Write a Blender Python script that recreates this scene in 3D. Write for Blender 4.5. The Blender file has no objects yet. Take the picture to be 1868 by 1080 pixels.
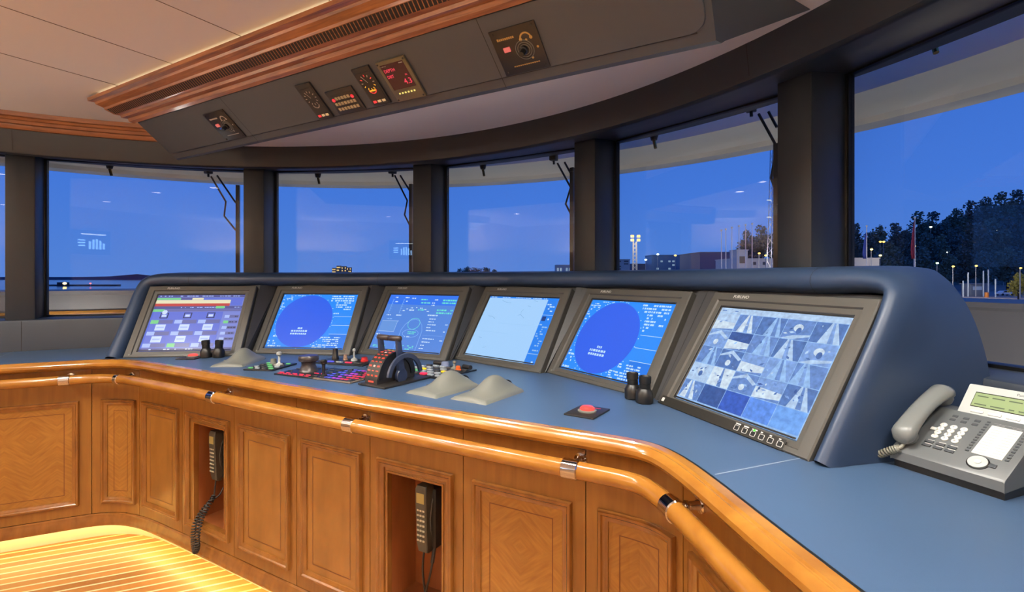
import bpy, bmesh, math, random
from mathutils import Vector, Matrix, Euler
from math import sin, cos, pi, radians as R_, hypot, atan2
random.seed(7)
SC = bpy.context.scene
COL = SC.collection
EYE = 1.58          # eye height above the floor; heights written z(...) are relative to it
def z(h): return EYE + h
DESK = -0.4945; FLOOR = -EYE
# ------------------------------------------------------------------ materials
def lin(c):
    f = lambda x: x/12.92 if x <= .04045 else ((x+.055)/1.055)**2.4
    return tuple(f(v/255.) for v in c)
MATS = {}
def mat(name, rgb=(128,128,128), rough=.5, metal=0., emit=None, es=1., noise=None, bump=None, spec=.5, coat=0.):
    """noise=(scale, amount, stretch xyz) varies the colour; bump=(scale,strength)"""
    if name in MATS: return MATS[name]
    m = bpy.data.materials.new(name); m.use_nodes = True
    nt = m.node_tree; b = nt.nodes['Principled BSDF']
    c = lin(rgb) + (1,)
    b.inputs['Base Color'].default_value = c
    b.inputs['Roughness'].default_value = rough; b.inputs['Metallic'].default_value = metal
    b.inputs['Specular IOR Level'].default_value = spec
    b.inputs['Coat Weight'].default_value = coat; b.inputs['Coat Roughness'].default_value = .08
    if emit is not None:
        b.inputs['Emission Color'].default_value = lin(emit)+(1,); b.inputs['Emission Strength'].default_value = es
    tc = None
    if noise or bump:
        tc = nt.nodes.new('ShaderNodeTexCoord')
    if noise:
        sc, amt, st = noise
        mp = nt.nodes.new('ShaderNodeMapping'); mp.inputs['Scale'].default_value = st
        nt.links.new(tc.outputs['Object'], mp.inputs['Vector'])
        n = nt.nodes.new('ShaderNodeTexNoise'); n.inputs['Scale'].default_value = sc; n.inputs['Detail'].default_value = 5
        nt.links.new(mp.outputs['Vector'], n.inputs['Vector'])
        r = nt.nodes.new('ShaderNodeValToRGB')
        lo = tuple(max(0, v*(1-amt)) for v in c[:3])+(1,); hi = tuple(v*(1+amt) for v in c[:3])+(1,)
        r.color_ramp.elements[0].position = .3; r.color_ramp.elements[1].position = .7
        r.color_ramp.elements[0].color = lo; r.color_ramp.elements[1].color = hi
        nt.links.new(n.outputs['Fac'], r.inputs['Fac']); nt.links.new(r.outputs['Color'], b.inputs['Base Color'])
    if bump:
        n2 = nt.nodes.new('ShaderNodeTexNoise'); n2.inputs['Scale'].default_value = bump[0]
        nt.links.new(tc.outputs['Object'], n2.inputs['Vector'])
        bp = nt.nodes.new('ShaderNodeBump'); bp.inputs['Strength'].default_value = bump[1]; bp.inputs['Distance'].default_value = .002
        nt.links.new(n2.outputs['Fac'], bp.inputs['Height']); nt.links.new(bp.outputs['Normal'], b.inputs['Normal'])
    MATS[name] = m
    return m
def glow(name, rgb, s=1.):
    """self-lit display colour"""
    if name in MATS: return MATS[name]
    m = bpy.data.materials.new(name); m.use_nodes = True; nt = m.node_tree
    b = nt.nodes['Principled BSDF']; b.inputs['Base Color'].default_value = (.005,.005,.006,1); b.inputs['Roughness'].default_value = .25
    b.inputs['Emission Color'].default_value = lin(rgb)+(1,); b.inputs['Emission Strength'].default_value = s
    MATS[name] = m; return m
def glow_noise(name, rgb):
    """a display tone with the soft blotches of a video picture"""
    m = glow(name, rgb); nt = m.node_tree; b = nt.nodes['Principled BSDF']
    tc = nt.nodes.new('ShaderNodeTexCoord'); n = nt.nodes.new('ShaderNodeTexNoise'); n.inputs['Scale'].default_value = 55; n.inputs['Detail'].default_value = 4
    nt.links.new(tc.outputs['Object'], n.inputs['Vector']); r = nt.nodes.new('ShaderNodeValToRGB')
    c = lin(rgb); r.color_ramp.elements[0].position = .3; r.color_ramp.elements[1].position = .7
    r.color_ramp.elements[0].color = tuple(v*.78 for v in c)+(1,); r.color_ramp.elements[1].color = tuple(min(1, v*1.2) for v in c)+(1,)
    nt.links.new(n.outputs['Fac'], r.inputs['Fac']); nt.links.new(r.outputs['Color'], b.inputs['Emission Color']); return m
def glass_mat():
    m = bpy.data.materials.new('window_glass'); m.use_nodes = True; nt = m.node_tree; nt.nodes.clear()
    o = nt.nodes.new('ShaderNodeOutputMaterial'); mx = nt.nodes.new('ShaderNodeMixShader')
    t = nt.nodes.new('ShaderNodeBsdfTransparent'); t.inputs['Color'].default_value = (.97,.985,.99,1)
    g = nt.nodes.new('ShaderNodeBsdfGlossy'); g.inputs['Roughness'].default_value = .0
    f = nt.nodes.new('ShaderNodeFresnel'); f.inputs['IOR'].default_value = 1.38
    nt.links.new(f.outputs[0], mx.inputs[0]); nt.links.new(t.outputs[0], mx.inputs[1]); nt.links.new(g.outputs[0], mx.inputs[2])
    nt.links.new(mx.outputs[0], o.inputs[0]); return m
def grain_wood(name, rgb, dark, st, scale=9, rough=.3, coat=.35, contrast=1.):
    """varnished timber: soft grain streaks stretched along one axis, over slow mottling"""
    m = bpy.data.materials.new(name); m.use_nodes = True; nt = m.node_tree; b = nt.nodes['Principled BSDF']
    b.inputs['Roughness'].default_value = rough; b.inputs['Coat Weight'].default_value = coat; b.inputs['Coat Roughness'].default_value = .1
    tc = nt.nodes.new('ShaderNodeTexCoord'); mp = nt.nodes.new('ShaderNodeMapping'); mp.inputs['Scale'].default_value = st
    nt.links.new(tc.outputs['Object'], mp.inputs['Vector'])
    n = nt.nodes.new('ShaderNodeTexNoise'); n.inputs['Scale'].default_value = scale; n.inputs['Detail'].default_value = 6; n.inputs['Distortion'].default_value = .4
    nt.links.new(mp.outputs[0], n.inputs['Vector'])
    n2 = nt.nodes.new('ShaderNodeTexNoise'); n2.inputs['Scale'].default_value = 3.5; n2.inputs['Detail'].default_value = 3
    nt.links.new(tc.outputs['Object'], n2.inputs['Vector'])
    mx = nt.nodes.new('ShaderNodeMix'); mx.data_type = 'FLOAT'; mx.inputs[0].default_value = .4
    nt.links.new(n.outputs['Fac'], mx.inputs[2]); nt.links.new(n2.outputs['Fac'], mx.inputs[3])
    r = nt.nodes.new('ShaderNodeValToRGB'); r.color_ramp.elements[0].color = lin(dark)+(1,); r.color_ramp.elements[1].color = lin(rgb)+(1,)
    r.color_ramp.elements[0].position = .5-.22/contrast; r.color_ramp.elements[1].position = .5+.2/contrast
    nt.links.new(mx.outputs[0], r.inputs['Fac']); nt.links.new(r.outputs['Color'], b.inputs['Base Color'])
    MATS[name] = m; return m
def chevron_wood(name, rgb, dark, leaf=.115, slant=R_(52), scale=46):
    """book-matched veneer: slanting figure folded at every leaf joint, faint"""
    m = bpy.data.materials.new(name); m.use_nodes = True; nt = m.node_tree; b = nt.nodes['Principled BSDF']
    b.inputs['Roughness'].default_value = .3; b.inputs['Coat Weight'].default_value = .35; b.inputs['Coat Roughness'].default_value = .1
    tc = nt.nodes.new('ShaderNodeTexCoord'); sx = nt.nodes.new('ShaderNodeSeparateXYZ'); nt.links.new(tc.outputs['Object'], sx.inputs[0])
    pp = nt.nodes.new('ShaderNodeMath'); pp.operation = 'PINGPONG'; pp.inputs[1].default_value = leaf; nt.links.new(sx.outputs[0], pp.inputs[0])
    ad = nt.nodes.new('ShaderNodeMath'); ad.operation = 'SUBTRACT'; ad.inputs[1].default_value = .48; nt.links.new(sx.outputs[2], ad.inputs[0])
    pz = nt.nodes.new('ShaderNodeMath'); pz.operation = 'PINGPONG'; pz.inputs[1].default_value = .34; nt.links.new(ad.outputs[0], pz.inputs[0])
    cb = nt.nodes.new('ShaderNodeCombineXYZ'); nt.links.new(pp.outputs[0], cb.inputs[0]); nt.links.new(pz.outputs[0], cb.inputs[2])
    mp = nt.nodes.new('ShaderNodeMapping'); mp.inputs['Rotation'].default_value = (0, slant, 0); nt.links.new(cb.outputs[0], mp.inputs['Vector'])
    mp2 = nt.nodes.new('ShaderNodeMapping'); mp2.inputs['Scale'].default_value = (1, 1, .12); nt.links.new(mp.outputs[0], mp2.inputs['Vector'])
    n = nt.nodes.new('ShaderNodeTexNoise'); n.inputs['Scale'].default_value = scale*2.2; n.inputs['Detail'].default_value = 4; nt.links.new(mp2.outputs[0], n.inputs['Vector'])
    n2 = nt.nodes.new('ShaderNodeTexNoise'); n2.inputs['Scale'].default_value = 5; nt.links.new(tc.outputs['Object'], n2.inputs['Vector'])
    mx = nt.nodes.new('ShaderNodeMix'); mx.data_type = 'FLOAT'; mx.inputs[0].default_value = .35
    nt.links.new(n.outputs['Fac'], mx.inputs[2]); nt.links.new(n2.outputs['Fac'], mx.inputs[3])
    r = nt.nodes.new('ShaderNodeValToRGB'); r.color_ramp.elements[0].color = lin(dark)+(1,); r.color_ramp.elements[1].color = lin(rgb)+(1,)
    r.color_ramp.elements[0].position = .33; r.color_ramp.elements[1].position = .64
    nt.links.new(mx.outputs[0], r.inputs['Fac']); nt.links.new(r.outputs['Color'], b.inputs['Base Color'])
    MATS[name] = m; return m
def floor_mat():
    m = bpy.data.materials.new('teak_and_holly'); m.use_nodes = True; nt = m.node_tree; b = nt.nodes['Principled BSDF']
    b.inputs['Roughness'].default_value = .38; b.inputs['Coat Weight'].default_value = .15; b.inputs['Coat Roughness'].default_value = .22
    tc = nt.nodes.new('ShaderNodeTexCoord'); mp = nt.nodes.new('ShaderNodeMapping')
    mp.inputs['Rotation'].default_value = (0, 0, -math.atan2(.803, .595))
    nt.links.new(tc.outputs['Object'], mp.inputs['Vector'])
    sx = nt.nodes.new('ShaderNodeSeparateXYZ'); nt.links.new(mp.outputs[0], sx.inputs[0])
    d = nt.nodes.new('ShaderNodeMath'); d.operation = 'DIVIDE'; d.inputs[1].default_value = .062; nt.links.new(sx.outputs[1], d.inputs[0])
    fr = nt.nodes.new('ShaderNodeMath'); fr.operation = 'FRACT'; nt.links.new(d.outputs[0], fr.inputs[0])
    gt = nt.nodes.new('ShaderNodeMath'); gt.operation = 'LESS_THAN'; gt.inputs[1].default_value = .2; nt.links.new(fr.outputs[0], gt.inputs[0])
    fl = nt.nodes.new('ShaderNodeMath'); fl.operation = 'FLOOR'; nt.links.new(d.outputs[0], fl.inputs[0])
    wn = nt.nodes.new('ShaderNodeTexWhiteNoise'); wn.noise_dimensions = '1D'; nt.links.new(fl.outputs[0], wn.inputs['W'])
    r = nt.nodes.new('ShaderNodeValToRGB'); r.color_ramp.elements[0].color = lin((150,92,42))+(1,); r.color_ramp.elements[1].color = lin((196,132,66))+(1,)
    nt.links.new(wn.outputs['Value'], r.inputs['Fac'])
    mx = nt.nodes.new('ShaderNodeMix'); mx.data_type = 'RGBA'; mx.inputs[7].default_value = lin((228,205,160))+(1,)
    nt.links.new(gt.outputs[0], mx.inputs[0]); nt.links.new(r.outputs[0], mx.inputs[6]); nt.links.new(mx.outputs[2], b.inputs['Base Color'])
    return m
# ------------------------------------------------------------------ mesh building
class MB:
    def __init__(s): s.bm = bmesh.new()
    def _add(s, tmp, M=None, mi=0):
        for f in tmp.faces: f.material_index = mi
        if M is not None: bmesh.ops.transform(tmp, matrix=M, verts=tmp.verts)
        me = bpy.data.meshes.new('tmp'); tmp.to_mesh(me); tmp.free(); s.bm.from_mesh(me); bpy.data.meshes.remove(me)
        return s
    def box(s, c, d, M=None, bev=0, mi=0, rz=0, seg=2):
        t = bmesh.new(); bmesh.ops.create_cube(t, size=1)
        bmesh.ops.scale(t, vec=d, verts=t.verts)
        if bev: bmesh.ops.bevel(t, geom=t.edges[:], offset=bev, segments=seg, affect='EDGES', profile=.5)
        T = Matrix.Translation(c) @ Matrix.Rotation(rz, 4, 'Z')
        return s._add(t, (M @ T) if M is not None else T, mi)
    def loft(s, rings, closed=True, cap=True, mi=0, M=None, loop=False):
        t = bmesh.new(); vs = [[t.verts.new(p) for p in r] for r in rings]
        n = len(rings[0]); k = n if closed else n-1
        m = len(vs)
        for i in range(m if loop else m-1):
            a, b = vs[i], vs[(i+1) % m]
            for j in range(k):
                q = [a[j], a[(j+1) % n], b[(j+1) % n], b[j]]
                try: t.faces.new(q)
                except ValueError: pass
        if cap and closed and not loop:
            t.faces.new(vs[0][::-1]); t.faces.new(vs[-1])
        bmesh.ops.remove_doubles(t, verts=t.verts, dist=1e-6)
        bmesh.ops.recalc_face_normals(t, faces=t.faces)
        return s._add(t, M, mi)
    def tube(s, pts, r, n=12, cap=True, mi=0, M=None, loop=False):
        pts = [Vector(p) for p in pts]; N = len(pts); rings = []; up = None
        for i, p in enumerate(pts):
            if loop: tg = pts[(i+1) % N]-pts[i-1]
            else: tg = pts[min(i+1, N-1)]-pts[max(i-1, 0)]
            tg.normalize()
            if up is None:
                a = Vector((0,0,1)) if abs(tg.z) < .9 else Vector((1,0,0)); up = (a-tg*a.dot(tg)).normalized()
            else: up = (up-tg*up.dot(tg)).normalized()
            sd = tg.cross(up); rr = r[i] if isinstance(r, (list, tuple)) else r
            rings.append([p+up*(rr*cos(2*pi*k/n))+sd*(rr*sin(2*pi*k/n)) for k in range(n)])
        return s.loft(rings, True, cap, mi, M, loop)
    def lathe(s, prof, n=24, M=None, mi=0, cap=True):
        rings = [[(r*cos(2*pi*k/n), r*sin(2*pi*k/n), h) for k in range(n)] for r, h in prof]
        return s.loft(rings, True, cap, mi, M)
    def prism(s, poly, z0, z1, mi=0, bev=0, M=None):
        t = bmesh.new(); vs = [t.verts.new((p[0], p[1], z0)) for p in poly]
        f = t.faces.new(vs); e = bmesh.ops.extrude_face_region(t, geom=[f])
        bmesh.ops.translate(t, vec=(0,0,z1-z0), verts=[v for v in e['geom'] if isinstance(v, bmesh.types.BMVert)])
        bmesh.ops.recalc_face_normals(t, faces=t.faces)
        if bev: bmesh.ops.bevel(t, geom=t.edges[:], offset=bev, segments=2, affect='EDGES', profile=.5)
        return s._add(t, M, mi)
    def poly(s, pts, mi=0, M=None):
        t = bmesh.new(); t.faces.new([t.verts.new(p) for p in pts]); return s._add(t, M, mi)
    def rect(s, x0, y0, x1, y1, h=0., mi=0, M=None):
        return s.poly([(x0,y0,h),(x1,y0,h),(x1,y1,h),(x0,y1,h)], mi, M)
    def disc(s, x, y, rx, ry=None, h=0., mi=0, n=48, M=None):
        ry = ry or rx
        return s.poly([(x+rx*cos(2*pi*k/n), y+ry*sin(2*pi*k/n), h) for k in range(n)], mi, M)
    def sphere(s, c, r, mi=0, M=None, seg=16):
        t = bmesh.new(); bmesh.ops.create_uvsphere(t, u_segments=seg, v_segments=seg//2+2, radius=1)
        sc = r if isinstance(r, (tuple, list)) else (r, r, r)
        T = Matrix.Translation(c) @ Matrix.Diagonal((*sc, 1))
        return s._add(t, (M @ T) if M is not None else T, mi)
    def text(s, body, size, x, y, h=0., mi=0, M=None, align='LEFT', thick=0.):
        cu = bpy.data.curves.new('txt', 'FONT'); cu.body = body; cu.size = size; cu.align_x = align; cu.extrude = thick; cu.resolution_u = 2
        o = bpy.data.objects.new('txt', cu); COL.objects.link(o)
        dg = bpy.context.evaluated_depsgraph_get(); me = bpy.data.meshes.new_from_object(o.evaluated_get(dg))
        t = bmesh.new(); t.from_mesh(me); bpy.data.objects.remove(o); bpy.data.curves.remove(cu); bpy.data.meshes.remove(me)
        T = Matrix.Translation((x, y, h)); return s._add(t, (M @ T) if M is not None else T, mi)
    def build(s, name, mats, parent=None, smooth=35, loc=None):
        me = bpy.data.meshes.new(name); s.bm.to_mesh(me); s.bm.free()
        for m in (mats if isinstance(mats, (list, tuple)) else [mats]): me.materials.append(m)
        if smooth:
            me.polygons.foreach_set('use_smooth', [True]*len(me.polygons)); me.set_sharp_from_angle(angle=R_(smooth))
        o = bpy.data.objects.new(name, me); COL.objects.link(o)
        if parent is not None: o.parent = parent
        if loc is not None: o.location = loc
        return o
def tag(o, label, cat, group=None, kind=None):
    if label: o['label'] = label
    if cat: o['category'] = cat
    if group: o['group'] = group
    if kind: o['kind'] = kind
    return o
def thing(name, loc, label, cat, rot=(0,0,0), group=None):
    o = bpy.data.objects.new(name, None); COL.objects.link(o); o.empty_display_size = .05
    o.location = loc
    if isinstance(rot, Matrix): o.rotation_euler = rot.to_euler()
    else: o.rotation_euler = rot
    return tag(o, label, cat, group)
def struct(o, label=None):
    o['kind'] = 'structure'
    if label: o['label'] = label; o['category'] = 'room'
    return o
def dup(root, loc=None, rot=None, label=None, group=None):
    r = root.copy(); COL.objects.link(r)
    if loc is not None: r.location = loc
    if rot is not None: r.rotation_euler = rot
    if label: r['label'] = label
    if group: r['group'] = group
    for ch in list(root.children):
        c = ch.copy(); COL.objects.link(c); c.parent = r
        for g in list(ch.children):
            d = g.copy(); COL.objects.link(d); d.parent = c
    return r
# ------------------------------------------------------------------ camera: the place is laid out along the ship (+y is the bow)
CAMP = (1.78, -1.761); YAW = R_(30); FPX = 920.; YH = 504.7; CX = 934.
cam = bpy.data.cameras.new('camera'); co = bpy.data.objects.new('camera', cam); COL.objects.link(co)
co.location = (CAMP[0], CAMP[1], EYE); co.rotation_euler = (pi/2, 0, YAW)
cam.sensor_width = 36; cam.lens = FPX/1868*36; cam.shift_y = -(540-YH)/1868; cam.clip_start = .05; cam.clip_end = 3000
SC.camera = co
def toship(x, y): return (CAMP[0]+x*cos(YAW)-y*sin(YAW), CAMP[1]+x*sin(YAW)+y*cos(YAW))
def far(px, D): return toship((px-CX)/FPX*D, D)       # a bearing read off the photo and a distance -> a place
def hgt(py, D): return EYE+(YH-py)/FPX*D
def pol(Rr, deg): a = R_(deg); return (Rr*sin(a), -2.0+Rr*cos(a))   # window circle, centred aft of the console
# ------------------------------------------------------------------ the console's front edge, port to starboard
EP = [(-2.95,-1.953),(-2.11,-.75),(-1.95,-.52),(-1.86,-.395),(-1.76,-.322),(-1.62,-.283),(-1.42,-.268),(0,-.264),(1.1,-.25),(1.27,-.243),(1.37,-.248),(1.45,-.28),(1.561,-.396),(1.733,-.632),(1.854,-.79),(2.72,-1.943)]
S0 = 1.903-hypot(EP[1][0]-EP[0][0], EP[1][1]-EP[0][1])
def chaikin(P, n=2):
    for _ in range(n):
        Q = [P[0]]
        for a, b in zip(P[:-1], P[1:]):
            Q += [tuple(.75*i+.25*j for i, j in zip(a, b)), tuple(.25*i+.75*j for i, j in zip(a, b))]
        P = Q+[P[-1]]
    return P
SM = chaikin(EP, 3)
def normals(P):
    out = []
    for i in range(len(P)):
        a = P[max(i-1, 0)]; b = P[min(i+1, len(P)-1)]; L = hypot(b[0]-a[0], b[1]-a[1]); out.append(((b[1]-a[1])/L, -(b[0]-a[0])/L))
    return out
SN = normals(SM)
CUM = [0.]
for a, b in zip(SM[:-1], SM[1:]): CUM.append(CUM[-1]+hypot(b[0]-a[0], b[1]-a[1]))
def raw(s):
    s -= S0
    for a, b in zip(EP[:-1], EP[1:]):
        L = hypot(b[0]-a[0], b[1]-a[1])
        if s <= L or b is EP[-1]: return (a[0]+(b[0]-a[0])*s/L, a[1]+(b[1]-a[1])*s/L)
        s -= L
def q_of(s):        # distance along the smoothed edge of the point nearest to raw distance s
    p = raw(s); best = None
    for i in range(len(SM)-1):
        a, b = SM[i], SM[i+1]; dx, dy = b[0]-a[0], b[1]-a[1]; L2 = dx*dx+dy*dy
        if L2 < 1e-12: continue
        t = max(0, min(1, ((p[0]-a[0])*dx+(p[1]-a[1])*dy)/L2)); d = hypot(a[0]+t*dx-p[0], a[1]+t*dy-p[1])
        if best is None or d < best[0]: best = (d, CUM[i]+t*math.sqrt(L2))
    return best[1]
def edge(q, off=0.):     # point at distance q, moved off towards the helmsman
    q = max(0, min(CUM[-1]-1e-6, q))
    for i in range(len(SM)-1):
        if q <= CUM[i+1] and CUM[i+1] > CUM[i]:
            t = (q-CUM[i])/(CUM[i+1]-CUM[i]); a, b = SM[i], SM[i+1]; n0, n1 = SN[i], SN[i+1]
            nx, ny = n0[0]*(1-t)+n1[0]*t, n0[1]*(1-t)+n1[1]*t; L = hypot(nx, ny)
            return (a[0]+(b[0]-a[0])*t+nx/L*off, a[1]+(b[1]-a[1])*t+ny/L*off), (nx/L, ny/L)
def span(q0, q1, step=.03):
    n = max(2, int((q1-q0)/step)+1); return [q0+(q1-q0)*i/(n-1) for i in range(n)]
def sweep(mb, qs, prof, mi=0, M=None, cap=True):
    rings = []
    for q in qs:
        rings.append([(*edge(q, o)[0], z(h)) for o, h in prof])
    return mb.loft(rings, True, cap, mi, M)
def arc_sweep(mb, angs, prof, mi=0, cap=True, c=None):
    rings = []
    for a in angs: rings.append([((c[0]+r*sin(R_(a)), c[1]+r*cos(R_(a))) if c else pol(r, a))+(z(h),) for r, h in prof])
    return mb.loft(rings, True, cap, mi)
def angs(a0, a1, step=2.): n = max(2, int(abs(a1-a0)/step)+1); return [a0+(a1-a0)*i/(n-1) for i in range(n)]
# ------------------------------------------------------------------ materials of the room
m_desk = mat('blue_desk_leather', (66,88,118), .35, bump=(900,.12), noise=(3,.06,(1,1,1)))
m_panelblue = mat('slate_leather', (48,56,69), .45, bump=(900,.12))
m_hood = mat('navy_hood_leather', (42,58,84), .42, bump=(1000,.1))
m_dark = mat('charcoal_leather', (40,45,52), .45, bump=(900,.12))
m_unit = mat('charcoal_unit_leather', (68,72,78), .5, bump=(900,.12))
m_fascia = mat('charcoal_fascia', (54,54,56), .5)
m_black = mat('black_rubber', (12,12,13), .5)
m_gap = mat('ceiling_seam_line', (120,104,90), .8)  # dark joint lines between the ceiling panels
m_ceil = mat('ivory_ceiling_panel', (228,222,214), .75, bump=(400,.06))
m_white = mat('white_gelcoat', (205,203,196), .4)
m_chrome = mat('polished_chrome', (225,225,228), .08, 1.)
m_wood = grain_wood('cherry_rail', (176,122,48), (134,80,28), (1,1,3), 9, .2, .6)
m_door = grain_wood('cherry_door', (146,98,42), (122,76,29), (7,7,.6), 7)
m_leaf = grain_wood('cherry_plain_veneer', (156,106,46), (130,84,33), (2.5,2.5,.8), 5, .26, .5)
m_chev = chevron_wood('cherry_chevron_veneer', (158,108,46), (134,86,33))
m_inlay = mat('dark_inlay', (104,56,24), .5)
m_mould = grain_wood('cherry_moulding', (146,94,40), (108,64,26), (3,3,1), 8, .22, .6)
m_nichein = grain_wood('cherry_niche_lining', (146,84,42), (126,68,32), (5,5,1), 6, .4, .1)
m_cornice = grain_wood('teak_cornice', (168,108,60), (104,60,32), (1,14,14), 6, .4, .2, 1.3)
m_cornice_curved = grain_wood('teak_cornice_curved', (164,102,58), (112,62,34), (1.5,1.5,40), 5, .4, .2, 1.2)
m_grille = mat('dark_air_slot', (26,18,15), .7)
m_steelgrey = mat('grey_plastic', (112,113,106), .45)
m_bezel = mat('bezel_grey_brown', (73,71,67), .4, noise=(400,.05,(1,1,1)))
m_blackplastic = mat('black_plastic', (24,23,23), .35)
m_bp2 = mat('satin_black_plastic', (38,35,33), .45)
m_whiteink = mat('white_ink', (205,203,198), .6)
m_glass = glass_mat()
# ------------------------------------------------------------------ room shell
b = MB(); b.prism([(-3.45,-5.3),(3.45,-5.3),(3.45,-1.2),(2.2,.9),(0,1.45),(-2.2,.9),(-3.45,-1.2)], -.05, 0)
struct(b.build('floor', floor_mat()))
A92 = angs(-92, 92, 2)
b = MB(); arc_sweep(b, A92, [(3.10,-.56),(3.10,-.305),(3.106,-.292),(3.12,-.287),(3.37,-.284),(3.42,-.284),(3.42,-1.6),(3.10,-1.6)])
wf = struct(b.build('wall_front', m_panelblue))
b = MB()
for a in (-60.9, 52): 
    p0 = pol(3.0985, a); p1 = pol(3.0985, a+.06)
    b = MB(); b.poly([(*p0, z(-.494)), (*p1, z(-.494)), (*p1, z(-.295)), (*p0, z(-.295))]); b.build('seam', m_black, wf, 0)
b = MB(); arc_sweep(b, A92, [(2.895,1.06),(2.905,.93),(2.925,.80),(2.93,.787),(2.945,.779),(2.965,.779),(3.12,.808),(3.31,.838),(3.42,.838),(3.42,1.06)])
hd = struct(b.build('trim_1', m_dark))
b = MB()
for a in (-60.9, 33.0):
    pts = [(2.924,.80),(2.904,.93)]
    p = [(*pol(r, aa), z(h)) for r, h, aa in ((2.9235,.80,a),(2.9235,.80,a+.07),(2.9035,.93,a+.07),(2.9035,.93,a))]
    b = MB(); b.poly(p); b.build('seam', m_black, hd, 0)
PIL = [-84.9,-61.1,-35.2,-11.1,12.05,34.0,57.5,81]
for i, a in enumerate(PIL):
    t = R_(a); M = Matrix.Translation((0,-2.0,0)) @ Matrix.Rotation(-t, 4, 'Z')
    b = MB(); b.box((0, 3.235, z(.27)), (.15,.225,1.14), M, .008)
    o = struct(b.build('trim_%d' % (i+2), m_dark))
    b = MB(); b.box((0, 3.352, z(.276)), (.166,.03,1.12), M, .003); b.build('gasket', m_black, o)
for i in range(len(PIL)-1):
    a0, a1 = PIL[i]+1.35, PIL[i+1]-1.35
    p0, p1 = pol(3.36, a0), pol(3.36, a1); L = hypot(p1[0]-p0[0], p1[1]-p0[1]); ang = atan2(p1[1]-p0[1], p1[0]-p0[0])
    M = Matrix.Translation((p0[0], p0[1], 0)) @ Matrix.Rotation(ang, 4, 'Z')
    z0, z1 = z(-.286), z(.842)
    b = MB()
    b.box((L/2, 0, z0+.006), (L, .03, .012), M); b.box((L/2, 0, z1-.006), (L, .03, .012), M)
    b.box((.006, 0, (z0+z1)/2), (.012, .03, z1-z0-.024), M); b.box((L-.006, 0, (z0+z1)/2), (.012, .03, z1-z0-.024), M)
    f = struct(b.build('window_%d' % (i+1), m_black))
    b = MB(); b.box((L/2, 0, (z0+z1)/2), (L-.024, .010, z1-z0-.024), M); b.build('pane', m_glass, f, 0)
# ceilings
CZ = 1.02
b = MB(); b.prism([(-3.45,-5.3),(3.45,-5.3),(3.45,-1.9)]+[pol(3.3, a) for a in angs(88,-88,4)]+[(-3.45,-1.9)], z(CZ), z(CZ)+.06)
for k in (-2,-1,0,1,2,3):
    u = -.285+.5515*k; b.box((u, -2.7, z(CZ)-.0005), (.003, 4.8, .002), mi=1)
    if k == -2: b.box((u, .0, z(CZ)-.0005), (.003, 1.2, .002), mi=1)
struct(b.build('ceiling', [m_ceil, m_gap], None, 0))
b = MB(); b.prism([(-1.9,-.02)]+[pol(2.912, a) for a in angs(-42, 44, 2)]+[(1.95,-.02)], z(.925), z(1.018))
struct(b.build('ceiling_forward', m_ceil, None, 0))
m_wall = mat('warm_wall_panel', (190,164,134), .6)
b = MB(); b.box((0,-4.63,z(-.25)), (6.9,.06,2.66)); struct(b.build('wall_back', m_wall))
b = MB(); b.box((-3.43,-3.67,z(-.25)), (.06,3.3,2.66)); struct(b.build('wall_left', m_wall))
b = MB(); b.box((3.43,-3.67,z(-.25)), (.06,3.3,2.66)); struct(b.build('wall_right', m_wall))
# wooden cornice under the ceiling, port side
b = MB(); arc_sweep(b, angs(-90,-40,1.5), [(2.91,.928),(2.885,.93),(2.878,.94),(2.876,.955),(2.85,.957),(2.845,.975),(2.83,.978),(2.822,.99),(2.80,.993),(2.795,1.019),(2.91,1.019)])
struct(b.build('trim_10', m_cornice_curved))
b = MB(); arc_sweep(b, angs(90,46,1.5), [(2.91,.928),(2.885,.93),(2.878,.94),(2.876,.955),(2.85,.957),(2.845,.975),(2.83,.978),(2.822,.99),(2.80,.993),(2.795,1.019),(2.91,1.019)])
struct(b.build('trim_11', m_cornice_curved))
# ------------------------------------------------------------------ overhead instrument unit
VB, ZB, VT, ZT = -.114, .722, -.322, .8945
YL = hypot(VT-VB, ZT-ZB)
ydir = Vector((0, (VT-VB)/YL, (ZT-ZB)/YL)); xdir = Vector((1,0,0)); ndir = xdir.cross(ydir)
UM = Matrix((xdir, ydir, ndir)).transposed()
OU = Vector((0, VB, z(ZB)))
unit = thing('overhead_console', OU, 'long dark overhead instrument console with teak top band hanging below the ceiling', 'console', UM)
UI = (Matrix.Translation(OU) @ UM.to_4x4()).inverted()
def onboard(px, py):
    d = Vector((*toship((px-CX)/FPX, 1), 0)) - Vector((*CAMP, 0)); d.z = (YH-py)/FPX
    o = Vector((*CAMP, EYE)); t = (OU-o).dot(ndir)/d.dot(ndir); p = UI @ (o+d*t); return p.x, p.y
useam = (onboard(437,215)[0], onboard(900,100)[0])
b = MB()
def sec(u0, u1, v, h): return (u0, u1, v, h)
rows = [(1.55,VT+.004,ZT-.002),(1.55,VB,ZB),(1.562,VB+.022,ZB-.003),(1.57,VB+.04,ZB+.01),(1.80,.26,.921),(1.80,.26,.924),(1.55,-.25,.924)]
rl = [UI @ Vector((-u,v,z(h))) for u, v, h in rows]; rr = [UI @ Vector((u,v,z(h))) for u, v, h in rows]
b.loft([rl, rr])
b.build('housing', m_unit, unit, 30)
b = MB()   # raised instrument board with rounded lower corners and a stitched joint at each board
W2 = 1.50
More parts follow.
